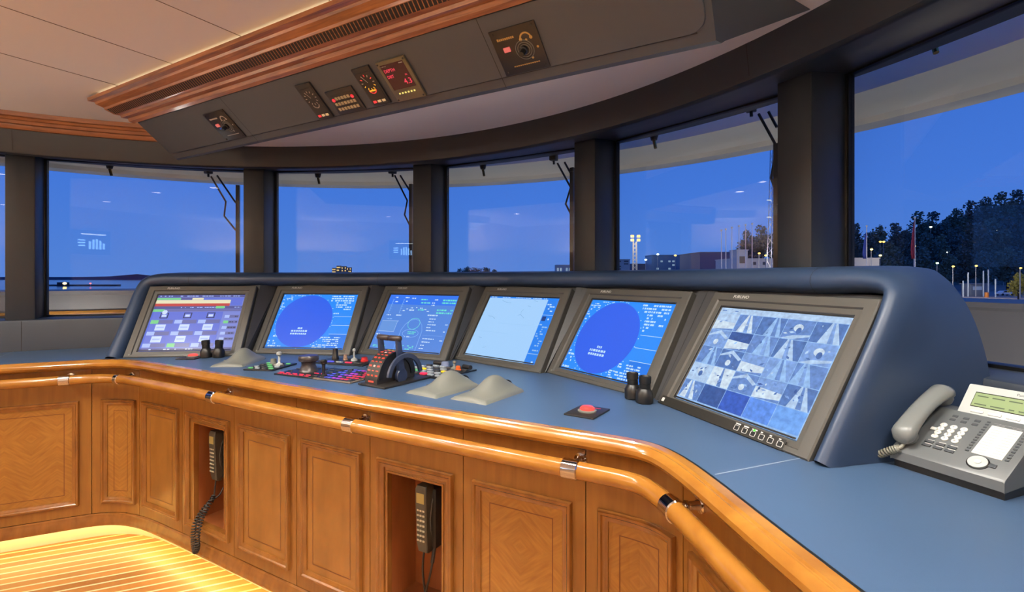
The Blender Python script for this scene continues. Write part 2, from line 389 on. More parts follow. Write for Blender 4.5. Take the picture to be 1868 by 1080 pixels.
def rrect(x0,y0,x1,y1,r,n=5,corners=(1,1,1,1)):
    P = []
    for (cx,cy,a0),k in zip(((x1-r,y0+r,-90),(x1-r,y1-r,0),(x0+r,y1-r,90),(x0+r,y0+r,180)), corners):
        if k: P += [(cx+r*cos(R_(a0+90*i/n)), cy+r*sin(R_(a0+90*i/n))) for i in range(n+1)]
        else: P.append((x1 if a0 in (-90,0) else x0, y0 if a0 in (-90,180) else y1))
    return P
b.prism(rrect(-1.535,.040,1.53,YL-.002,.05,5,(1,0,0,0)), 0, .010, bev=.003)
b.rect(-1.53,.034,1.50,.040,.0006,1)
b.build('instrument_board', [m_unit, m_black], unit, 20)
for u in (useam[0], useam[1]):
    b = MB(); b.rect(u-.0015,.0,u+.0015,YL-.004,.0104); b.build('seam', m_black, unit, 0)
# teak band with air grille above the board
prof = [(VT-.002,ZT-.004),(VT-.012,ZT-.012),(VT-.03,ZT-.004),(VT-.034,ZT+.012),(VT-.058,ZT+.014),(VT-.062,ZT+.026),(VT-.085,ZT+.030),(VT-.118,ZT+.052),(VT-.122,ZT+.062),(VT-.15,ZT+.078),(VT-.154,ZT+.088),(VT-.178,ZT+.092),(VT-.18,1.004),(VT-.10,1.004),(VT+.03,.95),(VT+.02,.90)]
def uend(v): return 1.55+.84*max(0, (VT-v))
b = MB(); b.loft([[UI @ Vector((-uend(v),v,z(h))) for v, h in prof], [UI @ Vector((uend(v),v,z(h))) for v, h in prof]])
b.build('teak_band', m_cornice, unit, 25)
b = MB(); g0 = Vector((0,VT-.0855,z(ZT+.029))); g1 = Vector((0,VT-.1175,z(ZT+.0505)))
nn = Vector((0,-.57,-.82))*.002
b.poly([UI @ (g0+nn+Vector((-1.60,0,0))), UI @ (g1+nn+Vector((-1.62,0,0))), UI @ (g1+nn+Vector((1.62,0,0))), UI @ (g0+nn+Vector((1.60,0,0)))])
gr = b.build('air_grille', m_grille, unit, 0)
b = MB()
for k in range(170):
    u = -1.60+3.2*k/169
    p0, p1 = g0+nn*1.5+Vector((u,0,0)), g1+nn*1.5+Vector((u+.006,0,0)); d = Vector((.0042,0,0))
    b.poly([UI @ p0, UI @ p1, UI @ (p1+d), UI @ (p0+d)])
b.build('fin', m_cornice, gr, 0)
# LED strip on top of the band that washes the ceiling
b = MB(); b.loft([[UI @ Vector((s*1.6,v,z(h))) for v, h in ((VT-.165,1.005),(VT-.165,1.010),(VT-.10,1.010),(VT-.10,1.005))] for s in (-1,1)])
b.build('light_strip', glow('cove_led', (255,226,180), 1.6), unit, 0)
# ------------------------------------------------------------------ instruments let into the board
def inst(name, corners, label, cat):
    P = [onboard(*c) for c in corners]
    x0 = (P[0][0]+P[3][0])/2; x1 = (P[1][0]+P[2][0])/2; y1 = (P[0][1]+P[1][1])/2; y0 = (P[2][1]+P[3][1])/2
    c = Vector(((x0+x1)/2, (y0+y1)/2, .010))
    loc = (Matrix.Translation(OU) @ UM.to_4x4()) @ c
    return thing(name, loc, label, cat, UM), (x1-x0), (y1-y0)
m_ipl = mat('instrument_black', (33,29,25), .4)
m_gold = mat('gold_lettering', (186,150,84), .5)
m_dimwhite = mat('instrument_white_marks', (175,168,155), .6)
m_red = glow('red_backlight', (255,60,60), 1.0)
m_pink = glow('pink_backlight', (240,110,100), .8)
m_amber = glow('amber_backlight', (255,180,50), 1.0)
m_blueprint = glow('blue_label', (70,100,190), .5)
def dimmer(corners, label, inkmat):
    t, w, h = inst('dimmer_panel', corners, label, 'control panel')
    b = MB(); b.box((0,0,.003), (w,h,.006), bev=.002); b.build('plate', m_ipl, t)
    for sx in (-1,1):
        for sy in (-1,1): b = MB(); b.lathe([(.0045,.006),(.0045,.008),(.002,.0085)], 10, Matrix.Translation((sx*w*.42, sy*h*.43, 0))); b.build('screw', m_bp2, t)
    b = MB(); n = 9
    for k in range(n): b.rect(-w*.38+k*w*.042,h*.27,-w*.38+k*w*.042+w*.034,h*.27+h*(.045 if k not in (0,) else .055),.0064)
    b.build('lettering', inkmat, t, 0); b = MB()
    for k in range(13): b.rect(-w*.24+k*w*.045,-h*.34,-w*.24+k*w*.045+w*.034,-h*.315,.0064)
    b.build('lettering', inkmat, t, 0)
    b = MB()     # arc mark with a blob at each end
    for k in range(24):
        a = R_(0+180*k/23); b.disc(w*.22+w*.11*cos(a), h*.2+w*.11*sin(a), w*.018, h=.0064+.00001*k, n=8)
    b.disc(w*.11,h*.2,w*.034,h=.0067,n=10); b.disc(w*.33,h*.2,w*.034,h=.0067,n=10); b.build('arc_mark', inkmat, t, 0)
    for x, y in ((.22,.17),(.4,-.02),(.22,-.22)): b = MB(); b.disc(w*x,h*y,w*.025,h=.0064,n=10); b.build('dot_mark', inkmat, t, 0)
    b = MB(); b.box((-w*.24,h*.07,.0085), (w*.14,h*.1,.006), bev=.001); b.build('push_button', m_pink, t)
    for r in (.19,.145,.10):
        b = MB(); ring = [(r*w*cos(2*pi*k/32)+w*.12, r*w*sin(2*pi*k/32)-h*.02, .0066) for k in range(32)]; b.tube(ring, w*.008, 5, loop=True); b.build('dial_ring', m_steelgrey, t)
    b = MB(); b.lathe([(w*.085,.006),(w*.085,.014),(w*.06,.017),(w*.055,.036),(w*.05,.038),(0.0001,.038)], 20, Matrix.Translation((w*.10,-h*.02,0)))
    b.build('rotary_knob', m_blackplastic, t)
    return t, w, h
t, w, h = dimmer([(381.7,204),(417.5,193.8),(444,249),(408,256)], 'small black dimmer panel with knob at the port end of the overhead console', m_dimwhite)
b = MB(); b.rect(-w*.30,-h*.08,-w*.12,-h*.03,.0064); b.build('blue_label', m_blueprint, t, 0)
dimmer([(900.5,54.4),(982,30),(1000.6,119),(919,136.7)], 'large black dimmer panel with gold lettering and red square button, right on overhead console', m_gold)
def gauge(corners, label, lit):
    t, w, h = inst('dial_gauge', corners, label, 'gauge')
    b = MB(); b.box((0,0,.005), (w,h,.010), bev=.002)
    b.box((0,-h*.04,.0102),(w*.86,h*.84,.002)); b.build('case', m_bp2, t)
    b = MB(); b.disc(0,h*.12,w*.40,h=.0116); b.build('dial_face', m_ipl, t, 0)
    b = MB()
    for k in range(12):
        a = R_(30*k); r0, r1 = w*.27, w*.37; mi = (2 if 7 <= k <= 11 else (1 if k % 2 else 0)) if lit else 0
        cx, cy = w*.32*cos(a), h*.12+w*.32*sin(a); M = Matrix.Translation((cx,cy,0)) @ Matrix.Rotation(a, 4, 'Z')
        b.rect(-w*.05,-w*.018,w*.05,w*.018,.0120,mi,M)
    for k in range(9):
        a = R_(200+17.5*k); b.disc(w*.2*cos(a), -h*.05+w*.2*sin(a), w*.03, h=.0121, mi=(1 if lit else 0), n=8)
    b.build('scale_marks', [m_dimwhite, m_red, m_amber], t, 0)
    b = MB(); b.rect(-w*.012,-h*.0,w*.012,w*.28,.0124,0,Matrix.Translation((0,h*.12,0)) @ Matrix.Rotation(.5, 4, 'Z')); b.build('needle', m_dimwhite, t, 0)
    if lit:
        b = MB(); b.box((0,-h*.09,.0125),(w*.34,h*.035,.002)); b.build('amber_lamp', m_amber, t, 0)
    for k in range(3):
        b = MB(); b.box((-w*.26+k*w*.26,-h*.38,.0125),(w*.17,h*.06,.004), bev=.0006); b.build('push_button', m_red if k == 0 else mat('cream_button',(200,185,150),.5,emit=(190,160,110),es=.4), t)
gauge([(551,149.5),(576.4,144),(605,212),(576.8,216.8)], 'narrow dark dial gauge with unlit face, leftmost of the overhead gauges', False)
gauge([(652.5,120),(684.4,112.6),(708.8,186),(676.8,191)], 'narrow dial gauge with red and amber lit scale beside the depth display', True)
t, w, h = inst('alarm_keypad', [(601,163),(649.7,151),(665.7,197),(617.8,207)], 'square dark keypad with small cream keys and two red lamps between the two dial gauges', 'keypad')
b = MB(); b.box((0,0,.004), (w,h,.008), bev=.002); b.box((0,-h*.05,.0085),(w*.84,h*.74,.002),bev=.0006); b.build('case', m_bp2, t)
m_key = mat('keypad_cream', (150,132,100), .5, emit=(140,115,75), es=.25)
for r in range(3):
    for c in range(7):
        if r == 0 and c in (0,6): continue
        b = MB(); b.box((-w*.34+c*w*.113,h*.17-r*h*.22,.0105),(w*.08,h*.12,.003),bev=.0006); b.build('key', m_key, t)
for x in (-.35,.35):
    b = MB(); b.sphere((w*x, h*.13, .0105), (w*.05,w*.05,.003)); b.build('red_lamp', glow('red_lamp',(255,40,50),1.6), t)
t, w, h = inst('depth_display', [(698,108.5),(748,93),(773,171.7),(722,183.5)], 'depth display with red lit digits on dark overhead console', 'display')
m_dd = mat('olive_bezel', (98,88,66), .4)
b = MB(); b.box((0,0,.006), (w,h,.012), bev=.003); b.build('bezel', m_dd, t)
for sx in (-1,1):
    for sy in (-1,1): b = MB(); b.lathe([(.004,.012),(.004,.0135),(.001,.0138)], 8, Matrix.Translation((sx*w*.45, sy*h*.45, 0))); b.build('screw', m_blackplastic, t)
b = MB(); X0, X1, Y0, Y1 = -w*.40, w*.40, -h*.20, h*.42
b.rect(X0,Y0,X1,Y1,.0124,0)
sw, sh = X1-X0, Y1-Y0
b.text('DEPTH', sh*.165, X0+sw*.05, Y0+sh*.70, .0127, 1); b.text('DBT', sh*.165, X0+sw*.05, Y0+sh*.47, .0127, 1)
b.text('m', sh*.13, X1-sw*.2, Y0+sh*.45, .0127, 1); b.text('4.3', sh*.30, X1-sw*.05, Y0+sh*.14, .0127, 1, align='RIGHT')
b.text('FURUNO', sh*.06, X0+sw*.02, Y1-sh*.08, .0127, 2); b.rect(X1-sw*.2,Y1-sh*.08,X1-sw*.04,Y1-sh*.045,.0127,2)
b.build('screen', [glow('depth_red_black',(46,5,15),1), glow('depth_digits',(255,60,92),1.2), m_dimwhite], t, 0)
for k in range(6):
    b = MB(); b.box((-w*.27+k*w*.105,-h*.30,.013),(w*.05,h*.035,.003),bev=.0005); b.build('key', glow('yellow_key',(240,220,120),1), t)
# ------------------------------------------------------------------ worktop
def under(root, o, part=None):
    M = Matrix.Translation(root.location) @ root.rotation_euler.to_matrix().to_4x4()
    o.data.transform(M.inverted()); o.parent = part or root; return o
desk = thing('worktop', (0, .3, z(DESK-.04)), 'wide blue leather console worktop with wooden nosing wrapping the helm position', 'worktop')
b = MB()
front = [p for p in SM]
back = [pol(3.09, a) for a in angs(87.5, -87.5, 3)]
b.prism(front+back, z(DESK-.04), z(DESK))
under(desk, b.build('top', m_desk, None, 30))
b = MB(); QS = span(0, CUM[-1], .03)
sweep(b, QS, [(-.002,DESK+.0015),(.006,DESK+.0015),(.006,DESK-.03),(-.002,DESK-.03)]); under(desk, b.build('edge_strip', m_black, None, 0))
b = MB(); sweep(b, QS, [(.006,DESK-.05),(.006,DESK+.002),(.010,DESK+.005),(.036,DESK+.005),(.040,DESK+.001),(.043,DESK+.001),(.047,DESK+.002),(.056,DESK-.004),(.063,DESK-.014),(.064,DESK-.026),(.058,DESK-.036),(.046,DESK-.040),(.040,DESK-.046),(.03,DESK-.05)])
under(desk, b.build('nosing', m_wood, None, 30))
for p0, p1 in (((1.589,-.417),(1.80,-.145)),((-2.509,-.646),(-2.79,-.49)),((-2.79,-.49),(-2.76,-.44))):
    dx, dy = p1[0]-p0[0], p1[1]-p0[1]; L = hypot(dx, dy); nx, ny = -dy/L*.0018, dx/L*.0018
    b = MB(); b.poly([(p0[0]-nx,p0[1]-ny,z(DESK)+.0006),(p1[0]-nx,p1[1]-ny,z(DESK)+.0006),(p1[0]+nx,p1[1]+ny,z(DESK)+.0006),(p0[0]+nx,p0[1]+ny,z(DESK)+.0006)]); under(desk, b.build('seam', mat('pale_joint', (150,165,180), .5), None, 0))
# ------------------------------------------------------------------ cabinets
ZD0, ZD1 = -1.405, DESK-.048
def frame_loop(q0, q1, z0, z1, d, off):
    P = []
    for q in span(q0+d, q1-d, .04): P.append((*edge(q, off)[0], z(z0+d)))
    P.append((*edge(q1-d, off)[0], z(z1-d)))
    P += [(*edge(q, off)[0], z(z1-d)) for q in span(q0+d, q1-d, .04)[::-1]][1:]
    return P
def ring(mb, q0, q1, z0, z1, prof, mi=0):
    loops = [frame_loop(q0, q1, z0, z1, d, o) for d, o in prof]
    n = min(len(l) for l in loops)
    def res(l):
        return l
    ref = len(frame_loop(q0, q1, z0, z1, 0, 0))
    out = []
    nn_ = max(2, int((q1-q0)/.03)+1)
    for d, o in prof:
        qs = [q0+d+(q1-q0-2*d)*i/(nn_-1) for i in range(nn_)]
        P = [(*edge(q, o)[0], z(z0+d)) for q in qs]+[(*edge(q, o)[0], z(z1-d)) for q in qs[::-1]]
        out.append(P)
    mb.loft(out, True, False, mi)
def patch(mb, q0, q1, z0, z1, off, mi=0):
    qs = span(q0, q1, .03)
    for a, c in zip(qs[:-1], qs[1:]):
        pa, pc = edge(a, off)[0], edge(c, off)[0]; mb.poly([(*pa, z(z0)), (*pc, z(z0)), (*pc, z(z1)), (*pa, z(z1))], mi)
MOULD = [(0,.0),(0,.012),(.004,.017),(.012,.017),(.017,.012),(.021,.012),(.026,.008),(.033,.006),(.034,.001)]
def cabinet(s0, s1, f0, f1, label, leaf, niche=None, zt=-.73, zb=-1.345):
    q0, q1, g0, g1 = (q_of(s) for s in (s0, s1, f0, f1))
    c, n = edge((q0+q1)/2, -.15); root = thing('cabinet', (*c, z(ZD0)), label, 'cabinet', (0,0,atan2(n[0], -n[1])))
    a, e = q0+.0018, q1-.0018
    if niche is None:
        b = MB(); sweep(b, span(a, e), [(-.30,ZD0),(-.022,ZD0),(-.022,ZD1),(-.30,ZD1)]); under(root, b.build('carcass', m_nichein, None, 30))
        b = MB(); sweep(b, span(a, e), [(-.02,ZD0),(0,ZD0),(0,ZD1),(-.02,ZD1)]); d = under(root, b.build('door', m_door, None, 30))
        b = MB(); patch(b, g0+.033, g1-.033, zb+.033, zt-.033, .0012); under(root, b.build('veneer_panel', leaf, None, 30), d)
        b = MB(); ring(b, g0+.068, g1-.068, zb+.068, zt-.068, [(0,.0018),(.0035,.0018)]); under(root, b.build('inlay_line', m_inlay, None, 0), d)
    else:
        n0, n1, nz0, nz1 = q_of(niche[0]), q_of(niche[1]), niche[2], niche[3]
        b = MB()
        for w in ((a,n0,ZD0,ZD1),(n1,e,ZD0,ZD1),(n0,n1,ZD0,nz0),(n0,n1,nz1,ZD1)):
            sweep(b, span(w[0], w[1]), [(-.02,w[2]),(0,w[2]),(0,w[3]),(-.02,w[3])])
        d = under(root, b.build('face_frame', m_door, None, 30))
        b = MB(); t = .012; D = -.17   # open-fronted lining box
        sweep(b, span(n0-t, n1+t), [(D-t,nz0-t),(D,nz0-t),(D,nz1+t),(D-t,nz1+t)])
        sweep(b, span(n0-t, n0), [(D,nz0-t),(-.02,nz0-t),(-.02,nz1+t),(D,nz1+t)]); sweep(b, span(n1, n1+t), [(D,nz0-t),(-.02,nz0-t),(-.02,nz1+t),(D,nz1+t)])
        sweep(b, span(n0, n1), [(D,nz0-t),(-.02,nz0-t),(-.02,nz0),(D,nz0)]); sweep(b, span(n0, n1), [(D,nz1),(-.02,nz1),(-.02,nz1+t),(D,nz1+t)])
        under(root, b.build('niche_lining', m_nichein, None, 30))
        b = MB(); ring(b, n0, n1, nz0, nz1, [(-.006,.0),(-.006,.004),(.0016,.004),(.0016,-.0215)]); under(root, b.build('niche_lip', m_mould, None, 30))
    b = MB(); ring(b, g0, g1, zb, zt, MOULD); under(root, b.build('moulding', m_mould, None, 40), d)
    return root
cabinet(1.13,1.76,1.18,1.71,'leftmost wooden cabinet of the port wing, beyond the wide chevron door',m_chev)
cabinet(1.76,2.312,1.82,2.253,'wide chevron-veneered wooden cabinet door on the port wing, left edge of view', m_chev)
cabinet(2.312,2.62,2.362,2.592,'narrow curved wooden corner cabinet at the port bend of the console', m_chev)
cabinet(2.62,3.055,2.655,3.025,'wooden cabinet door between the curved port corner and the first handset niche', m_leaf)
cabinet(3.055,3.533,3.10,3.50,'wooden cabinet with open niche holding the handset with coiled cord, left niche', m_door, (3.175,3.453,-1.31,-.784))
cabinet(3.533,4.012,3.583,3.968,'plain wooden cabinet door just right of the left handset niche', m_leaf)
cabinet(4.012,4.468,4.052,4.425,'plain wooden cabinet door just left of the right handset niche', m_leaf)
cabinet(4.468,4.932,4.515,4.89,'wooden cabinet with open niche holding the bigger looking handset, right niche', m_door, (4.565,4.838,-1.31,-.782))
cabinet(4.932,5.405,4.977,5.36,'chevron-veneered wooden cabinet door just right of the right handset niche', m_chev)
cabinet(5.405,5.748,5.447,5.716,'curved chevron-veneered corner cabinet under the starboard bend of the handrail', m_chev)
cabinet(5.748,6.30,5.79,6.26,'wooden cabinet on the starboard wing under the handrail, lower right', m_chev)
cabinet(6.30,6.86,6.345,6.815,'second wooden cabinet of the starboard wing, past the first one', m_chev)
b = MB(); sweep(b, QS, [(-.10,-1.478),(.012,-1.478),(.016,-1.470),(.016,-1.440),(.010,-1.428),(.008,-1.414),(.0,-1.408),(-.10,-1.408)])
bb = struct(b.build('baseboard_front', m_mould))
b = MB(); sweep(b, QS, [(-.10,-1.58),(-.085,-1.58),(-.085,-1.478),(-.10,-1.478)]); struct(b.build('baseboard_front_recess', m_white))
m_led = glow('yellow_led', (255,226,128), 22)
b = MB(); sweep(b, span(.3, CUM[-1]-.3, .04), [(-.045,-1.4845),(-.025,-1.4845),(-.025,-1.4785),(-.045,-1.4785)])
tag(b.build('led_strip', m_led), 'yellow LED strip light under the console plinth', 'light strip')
# ------------------------------------------------------------------ handrail
rail = thing('handrail', (0,-.34,z(-.592)), 'round wooden handrail with chrome sleeves running along the console front', 'handrail')
RO, RZ, RR = .080, -.592, .027
SL = [1.2, 2.21, 2.56, 3.496, 4.444, 5.386, 5.835, 6.75]
sq = [q_of(s) for s in SL]; bounds = [.15]+sq+[CUM[-1]-.1]
for i in range(len(bounds)-1):
    b = MB(); b.tube([(*edge(q, RO)[0], z(RZ)) for q in span(bounds[i]+.002, bounds[i+1]-.002, .03)], RR, 20)
    under(rail, b.build('rail', m_wood, None, 60))
for k, q in enumerate(sq):
    h = .026 if k != 2 else .017
    b = MB(); b.tube([(*edge(q-h, RO)[0], z(RZ)), (*edge(q-h+.003, RO)[0], z(RZ)), (*edge(q, RO)[0], z(RZ)), (*edge(q+h-.003, RO)[0], z(RZ)), (*edge(q+h, RO)[0], z(RZ))], [RR+.0005,RR+.0035,RR+.0035,RR+.0035,RR+.0005], 24)
    s = under(rail, b.build('sleeve', m_chrome, None, 40))
    b = MB(); p, n = edge(q+.004, RO); f = edge(q+.004, .0)[0]
    P = lambda t, dz=0: (p[0]+(f[0]-p[0])*t, p[1]+(f[1]-p[1])*t, z(RZ+.006+dz))
    b.tube([P(.25), P(.40), P(.42), P(.50), P(.52), P(.60), P(.72), P(.88), P(.90), P(1.0)], [.009,.009,.014,.014,.009,.011,.011,.014,.022,.022], 16)
    under(rail, b.build('standoff', m_chrome, None, 40), s)
# ------------------------------------------------------------------ monitors
MON = [((-1.5555,-.0585),36.824),((-1.0012,.3714),21.401),((-.3632,.6008),4.161),((.2961,.6444),-12.303),((.9548,.4558),-26.730),((1.5619,.0489),-41.03)]
TILT = R_(33.05); SW, SH = .5405, .4054; MZ = -.4626
def mon_matrix(i):
    (x, y), yw = MON[i]; a = R_(yw)
    r = Vector((cos(a), sin(a), 0)); back = Vector((-sin(a), cos(a), 0))
    u = Vector((0,0,1))*cos(TILT)+back*sin(TILT); n = r.cross(u)
    return Vector((x, y, z(MZ))), Matrix((r, u, n)).transposed()
LAB = ['alarm system screen with pale grid of boxes, leftmost of the six console monitors',
 'radar monitor with deep blue disc, second console monitor from the left',
 'steel-blue navigation data monitor behind the engine throttle lever',
 'monitor showing a pale blue sea chart with a blue side bar',
 'radar monitor with deep blue disc, second console monitor from the right',
 'large-looking camera monitor with grid of deck pictures, rightmost on the console']
g_deep, g_sky, g_txt = glow('scr_disc', (50,100,238)), glow('scr_sky', (44,142,252)), glow('scr_text', (190,226,255))
g_mid = glow('scr_mid', (36,124,238))
def scribble(b, x0, y0, x1, y1, rows, mi, rnd, dens=.75, h=.001, hh=.55):
    dy = (y1-y0)/rows
    for r in range(rows):
        x = x0+rnd.random()*.006
        while x < x1-.004:
            L = rnd.uniform(.004, .022)
            if rnd.random() < dens: b.rect(x, y0+dy*(r+.2), min(x+L, x1), y0+dy*(r+.2+hh), h, mi)
            x += L+rnd.uniform(.002, .006)
def scr(i):
    rnd = random.Random(50+i); b = MB(); W, H = SW/2, SH
    X = lambda f: -W+SW*f          # fraction from the left
    Y = lambda f: H*f              # fraction from the bottom
    b.rect(-W, 0, W, H, 0, 0)
    if i in (1, 4):
        ms = [g_sky, g_deep, g_txt, g_mid]
        b.disc(X(.394), Y(.5), .3585*SW, h=.0012, mi=1, n=72)
        ringp = [(X(.394)+.3585*SW*cos(2*pi*k/90), Y(.5)+.3585*SW*sin(2*pi*k/90), .0014) for k in range(90)]
        for k in range(90):
            if rnd.random() < .4: b.disc(ringp[k][0]+(ringp[k][0]-X(.394))*.035, ringp[k][1]+(ringp[k][1]-Y(.5))*.035, .003, h=.0011, mi=2, n=6)
        b.rect(X(.78), Y(.0), X(1), Y(.26), .0006, 3)
        for f in (.26,.42,.58): b.rect(X(.77), Y(f), X(1), Y(f+.006), .0009, 2)
        scribble(b, X(.66), Y(.86), X(.97), Y(.985), 3, 2, rnd, .8); scribble(b, X(.75), Y(.70), X(.96), Y(.86), 4, 2, rnd, .6); scribble(b, X(.76), Y(.62), X(.82), Y(.70), 2, 2, rnd, .8)
        scribble(b, X(.01), Y(.88), X(.15), Y(.985), 4, 2, rnd, .6); scribble(b, X(.01), Y(.70), X(.07), Y(.88), 5, 2, rnd, .4); scribble(b, X(.15), Y(.965), X(.30), Y(.985), 1, 2, rnd, .8)
        scribble(b, X(.67), Y(.02), X(.93), Y(.22), 6, 2, rnd, .75); scribble(b, X(.60), Y(.015), X(.67), Y(.12), 4, 2, rnd, .6)
        scribble(b, X(.01), Y(.02), X(.12), Y(.28), 6, 2, rnd, .45); scribble(b, X(.12), Y(.005), X(.2), Y(.05), 2, 2, rnd, .5)
        for r, (a, c) in enumerate(((.345,.415),(.27,.48),(.27,.48))):
            x = a
            while x < c-.006:
                L = rnd.uniform(.012,.03); b.rect(X(x), Y(.345-.05*r), X(min(x+L,c)), Y(.345-.05*r)+.012, .0016, 2); x += L+.008
    elif i == 0:
        cs = [(122,136,214),(84,88,150),(168,190,248),(232,226,190),(196,74,72),(120,210,140),(98,116,216),(205,222,255),(40,44,74),(104,108,168)]
        ms = [glow('alarm_%d' % k, c) for k, c in enumerate(cs)]
        R = lambda x0,y0,x1,y1,k,h=.001: b.rect(X(x0),Y(y0),X(x1),Y(y1),h,k)
        R(0,.955,1,1,1); scribble(b, X(.02), Y(.962), X(.98), Y(.995), 1, 2, rnd, .7, .0014)
        R(.0,.91,.27,.945,5); R(.27,.91,.4,.945,1); R(.4,.91,.53,.945,3); R(.53,.91,1,.945,6)
        R(0,.84,.85,.905,3); R(0,.79,.85,.84,4); R(.855,.80,.99,.93,6)
        R(0,.74,1,.79,1); scribble(b, X(.3), Y(.75), X(.98), Y(.78), 1, 2, rnd, .6, .0014)
        R(.0,.69,.13,.735,5); R(.13,.69,1,.735,9); R(.70,.745,.80,.788,5,.0016)
        b.disc(X(.14), Y(.68), .016, h=.0022, mi=7, n=16)
        R(.0,.06,.8,.685,6)
        for r in range(3):
            y = .58-.205*r
            for c in range(3):
                x = .02+.262*c
                R(x+.0,y-.105,x+.085,y-.04,5 if (r, c) in ((0,0),(2,1)) else 2,.0014); R(x+.085,y-.105,x+.245,y-.04,9,.0014)
                if r == 0:
                    R(x+.08,y-.01,x+.17,y+.09,8,.0014); R(x+.09,y+.002,x+.16,y+.078,6,.0017); R(x+.10,y+.015,x+.15,y+.055,7,.002)
                else: R(x+.07,y-.02,x+.18,y+.085,7,.0014); R(x+.085,y+.02,x+.165,y+.045,2,.0017)
        for r in range(5):
            y = .60-.1*r; R(.83,y-.03,.885,y+.02,5 if r == 1 else 2,.0014); R(.885,y-.03,.99,y+.02,9,.0014); scribble(b, X(.89), Y(y-.02), X(.985), Y(y+.012), 1, 8, rnd, .8, .0018)
        R(0,.0,1,.05,1); scribble(b, X(.03), Y(.01), X(.6), Y(.045), 1, 7, rnd, .6, .0014)
    elif i == 2:
        ms = [glow('conn_bg',(86,136,222)), glow('conn_top',(58,120,240)), glow('conn_white',(196,224,255)), glow('conn_green',(110,226,214)), glow('conn_line',(130,178,244)), glow('conn_box',(104,152,224))]
        b.rect(X(0),Y(.82),X(1),Y(1),.0006,1)
        for x, y, L in ((.08,.93,.05),(.24,.93,.06),(.34,.92,.08),(.10,.85,.05),(.26,.86,.05),(.68,.90,.05),(.66,.80,.05),(.66,.84,.05)): scribble(b, X(x), Y(y), X(x+L), Y(y+.04), 1, 2, rnd, 1)
        scribble(b, X(.48), Y(.90), X(.58), Y(.94), 1, 3, rnd, 1); scribble(b, X(.50), Y(.84), X(.64), Y(.88), 1, 3, rnd, 1)
        scribble(b, X(.80), Y(.84), X(.99), Y(.94), 2, 3, rnd, .9); scribble(b, X(.76), Y(.66), X(.99), Y(.76), 2, 3, rnd, .9)
        for x in (.07,.23): b.rect(X(x),Y(.66),X(x+.006),Y(.92),.001,4); [b.rect(X(x),Y(.66+.04*k),X(x+.025),Y(.665+.04*k),.001,4) for k in range(7)]
        scribble(b, X(.05), Y(.60), X(.12), Y(.64), 1, 2, rnd, 1); scribble(b, X(.20), Y(.60), X(.28), Y(.64), 1, 2, rnd, 1); scribble(b, X(.08), Y(.53), X(.18), Y(.57), 1, 4, rnd, 1)
        b.rect(X(.03),Y(.32),X(.26),Y(.51),.0008,5)
        for x0,y0,x1,y1 in ((.03,.51,.28,.515),(.03,.32,.26,.325),(.26,.32,.263,.51)): b.rect(X(x0),Y(y0),X(x1),Y(y1),.0012,2)
        b.rect(X(.03),Y(.19),X(.30),Y(.195),.0012,2); scribble(b, X(.01), Y(.25), X(.07), Y(.29), 1, 2, rnd, 1); scribble(b, X(.12), Y(.22), X(.18), Y(.26), 1, 2, rnd, 1)
        for k in range(7):
            a = R_(150-20*k); scribble(b, X(.46)+.11*cos(a)-.008, Y(.63)+.05*sin(a), X(.46)+.11*cos(a)+.012, Y(.63)+.05*sin(a)+.012, 1, 2, rnd, 1)
        scribble(b, X(.36), Y(.70), X(.45), Y(.74), 1, 2, rnd, 1); scribble(b, X(.49), Y(.71), X(.58), Y(.75), 1, 3, rnd, 1); scribble(b, X(.66), Y(.62), X(.8), Y(.66), 1, 2, rnd, 1)
        hull = [(.36,.02),(.36,.36),(.39,.46),(.45,.54),(.51,.56),(.57,.54),(.63,.46),(.66,.36),(.66,.02)]
        b.tube([(X(x),Y(y),.0012) for x, y in hull], .0012, 5, mi=4)
        b.tube([(X(.51)+.045*cos(2*pi*k/30), Y(.48)+.04*sin(2*pi*k/30), .0012) for k in range(30)], .0012, 5, mi=3, loop=True)
        b.tube([(X(.51)+.06*cos(2*pi*k/30), Y(.31)+.028*sin(2*pi*k/30), .0012) for k in range(30)], .0012, 5, mi=4, loop=True)
        scribble(b, X(.46), Y(.29), X(.58), Y(.35), 2, 3, rnd, .8); scribble(b, X(.44), Y(.23), X(.60), Y(.27), 1, 2, rnd, .6)
        for k, L in enumerate((.09,.09,.12,.06,.14)): scribble(b, X(.70), Y(.56-.05*k), X(.70+L), Y(.59-.05*k), 1, 2, rnd, 1)
        b.rect(X(.69),Y(.29),X(.96),Y(.293),.001,4)
        for k, L in enumerate((.17,.13,.06,.07)): scribble(b, X(.70), Y(.22-.055*k), X(.70+L), Y(.25-.055*k), 1, 2, rnd, 1)
        for y in (.47,.35,.20): scribble(b, X(.94), Y(y), X(.98), Y(y+.03), 1, 2, rnd, 1)
        scribble(b, X(.03), Y(.045), X(.22), Y(.09), 2, 3, rnd, .9); scribble(b, X(.46), Y(.03), X(.62), Y(.11), 3, 3, rnd, .5)
    elif i == 3:
        ms = [glow('chart_sea',(164,208,252)), glow('chart_bar',(40,130,240)), glow('chart_coast',(128,170,214)), g_txt, glow('chart_navy',(30,60,130)), glow('chart_line',(146,192,240))]
        b.rect(X(.86),0,W,H,.0006,1); b.rect(-W,Y(.975),X(.86),H,.0006,1); scribble(b, X(.02), Y(.978), X(.84), Y(.997), 1, 3, rnd, .7)
        def coast(P): b.tube([(X(x),Y(y),.0010) for x, y in P], .0011, 5, mi=2)
        coast([(.58,.80),(.56,.76),(.57,.72),(.53,.70),(.57,.71),(.61,.68),(.63,.66)]); coast([(.1,.66),(.17,.65),(.22,.62)]); coast([(.22,.93),(.30,.90),(.36,.90)])
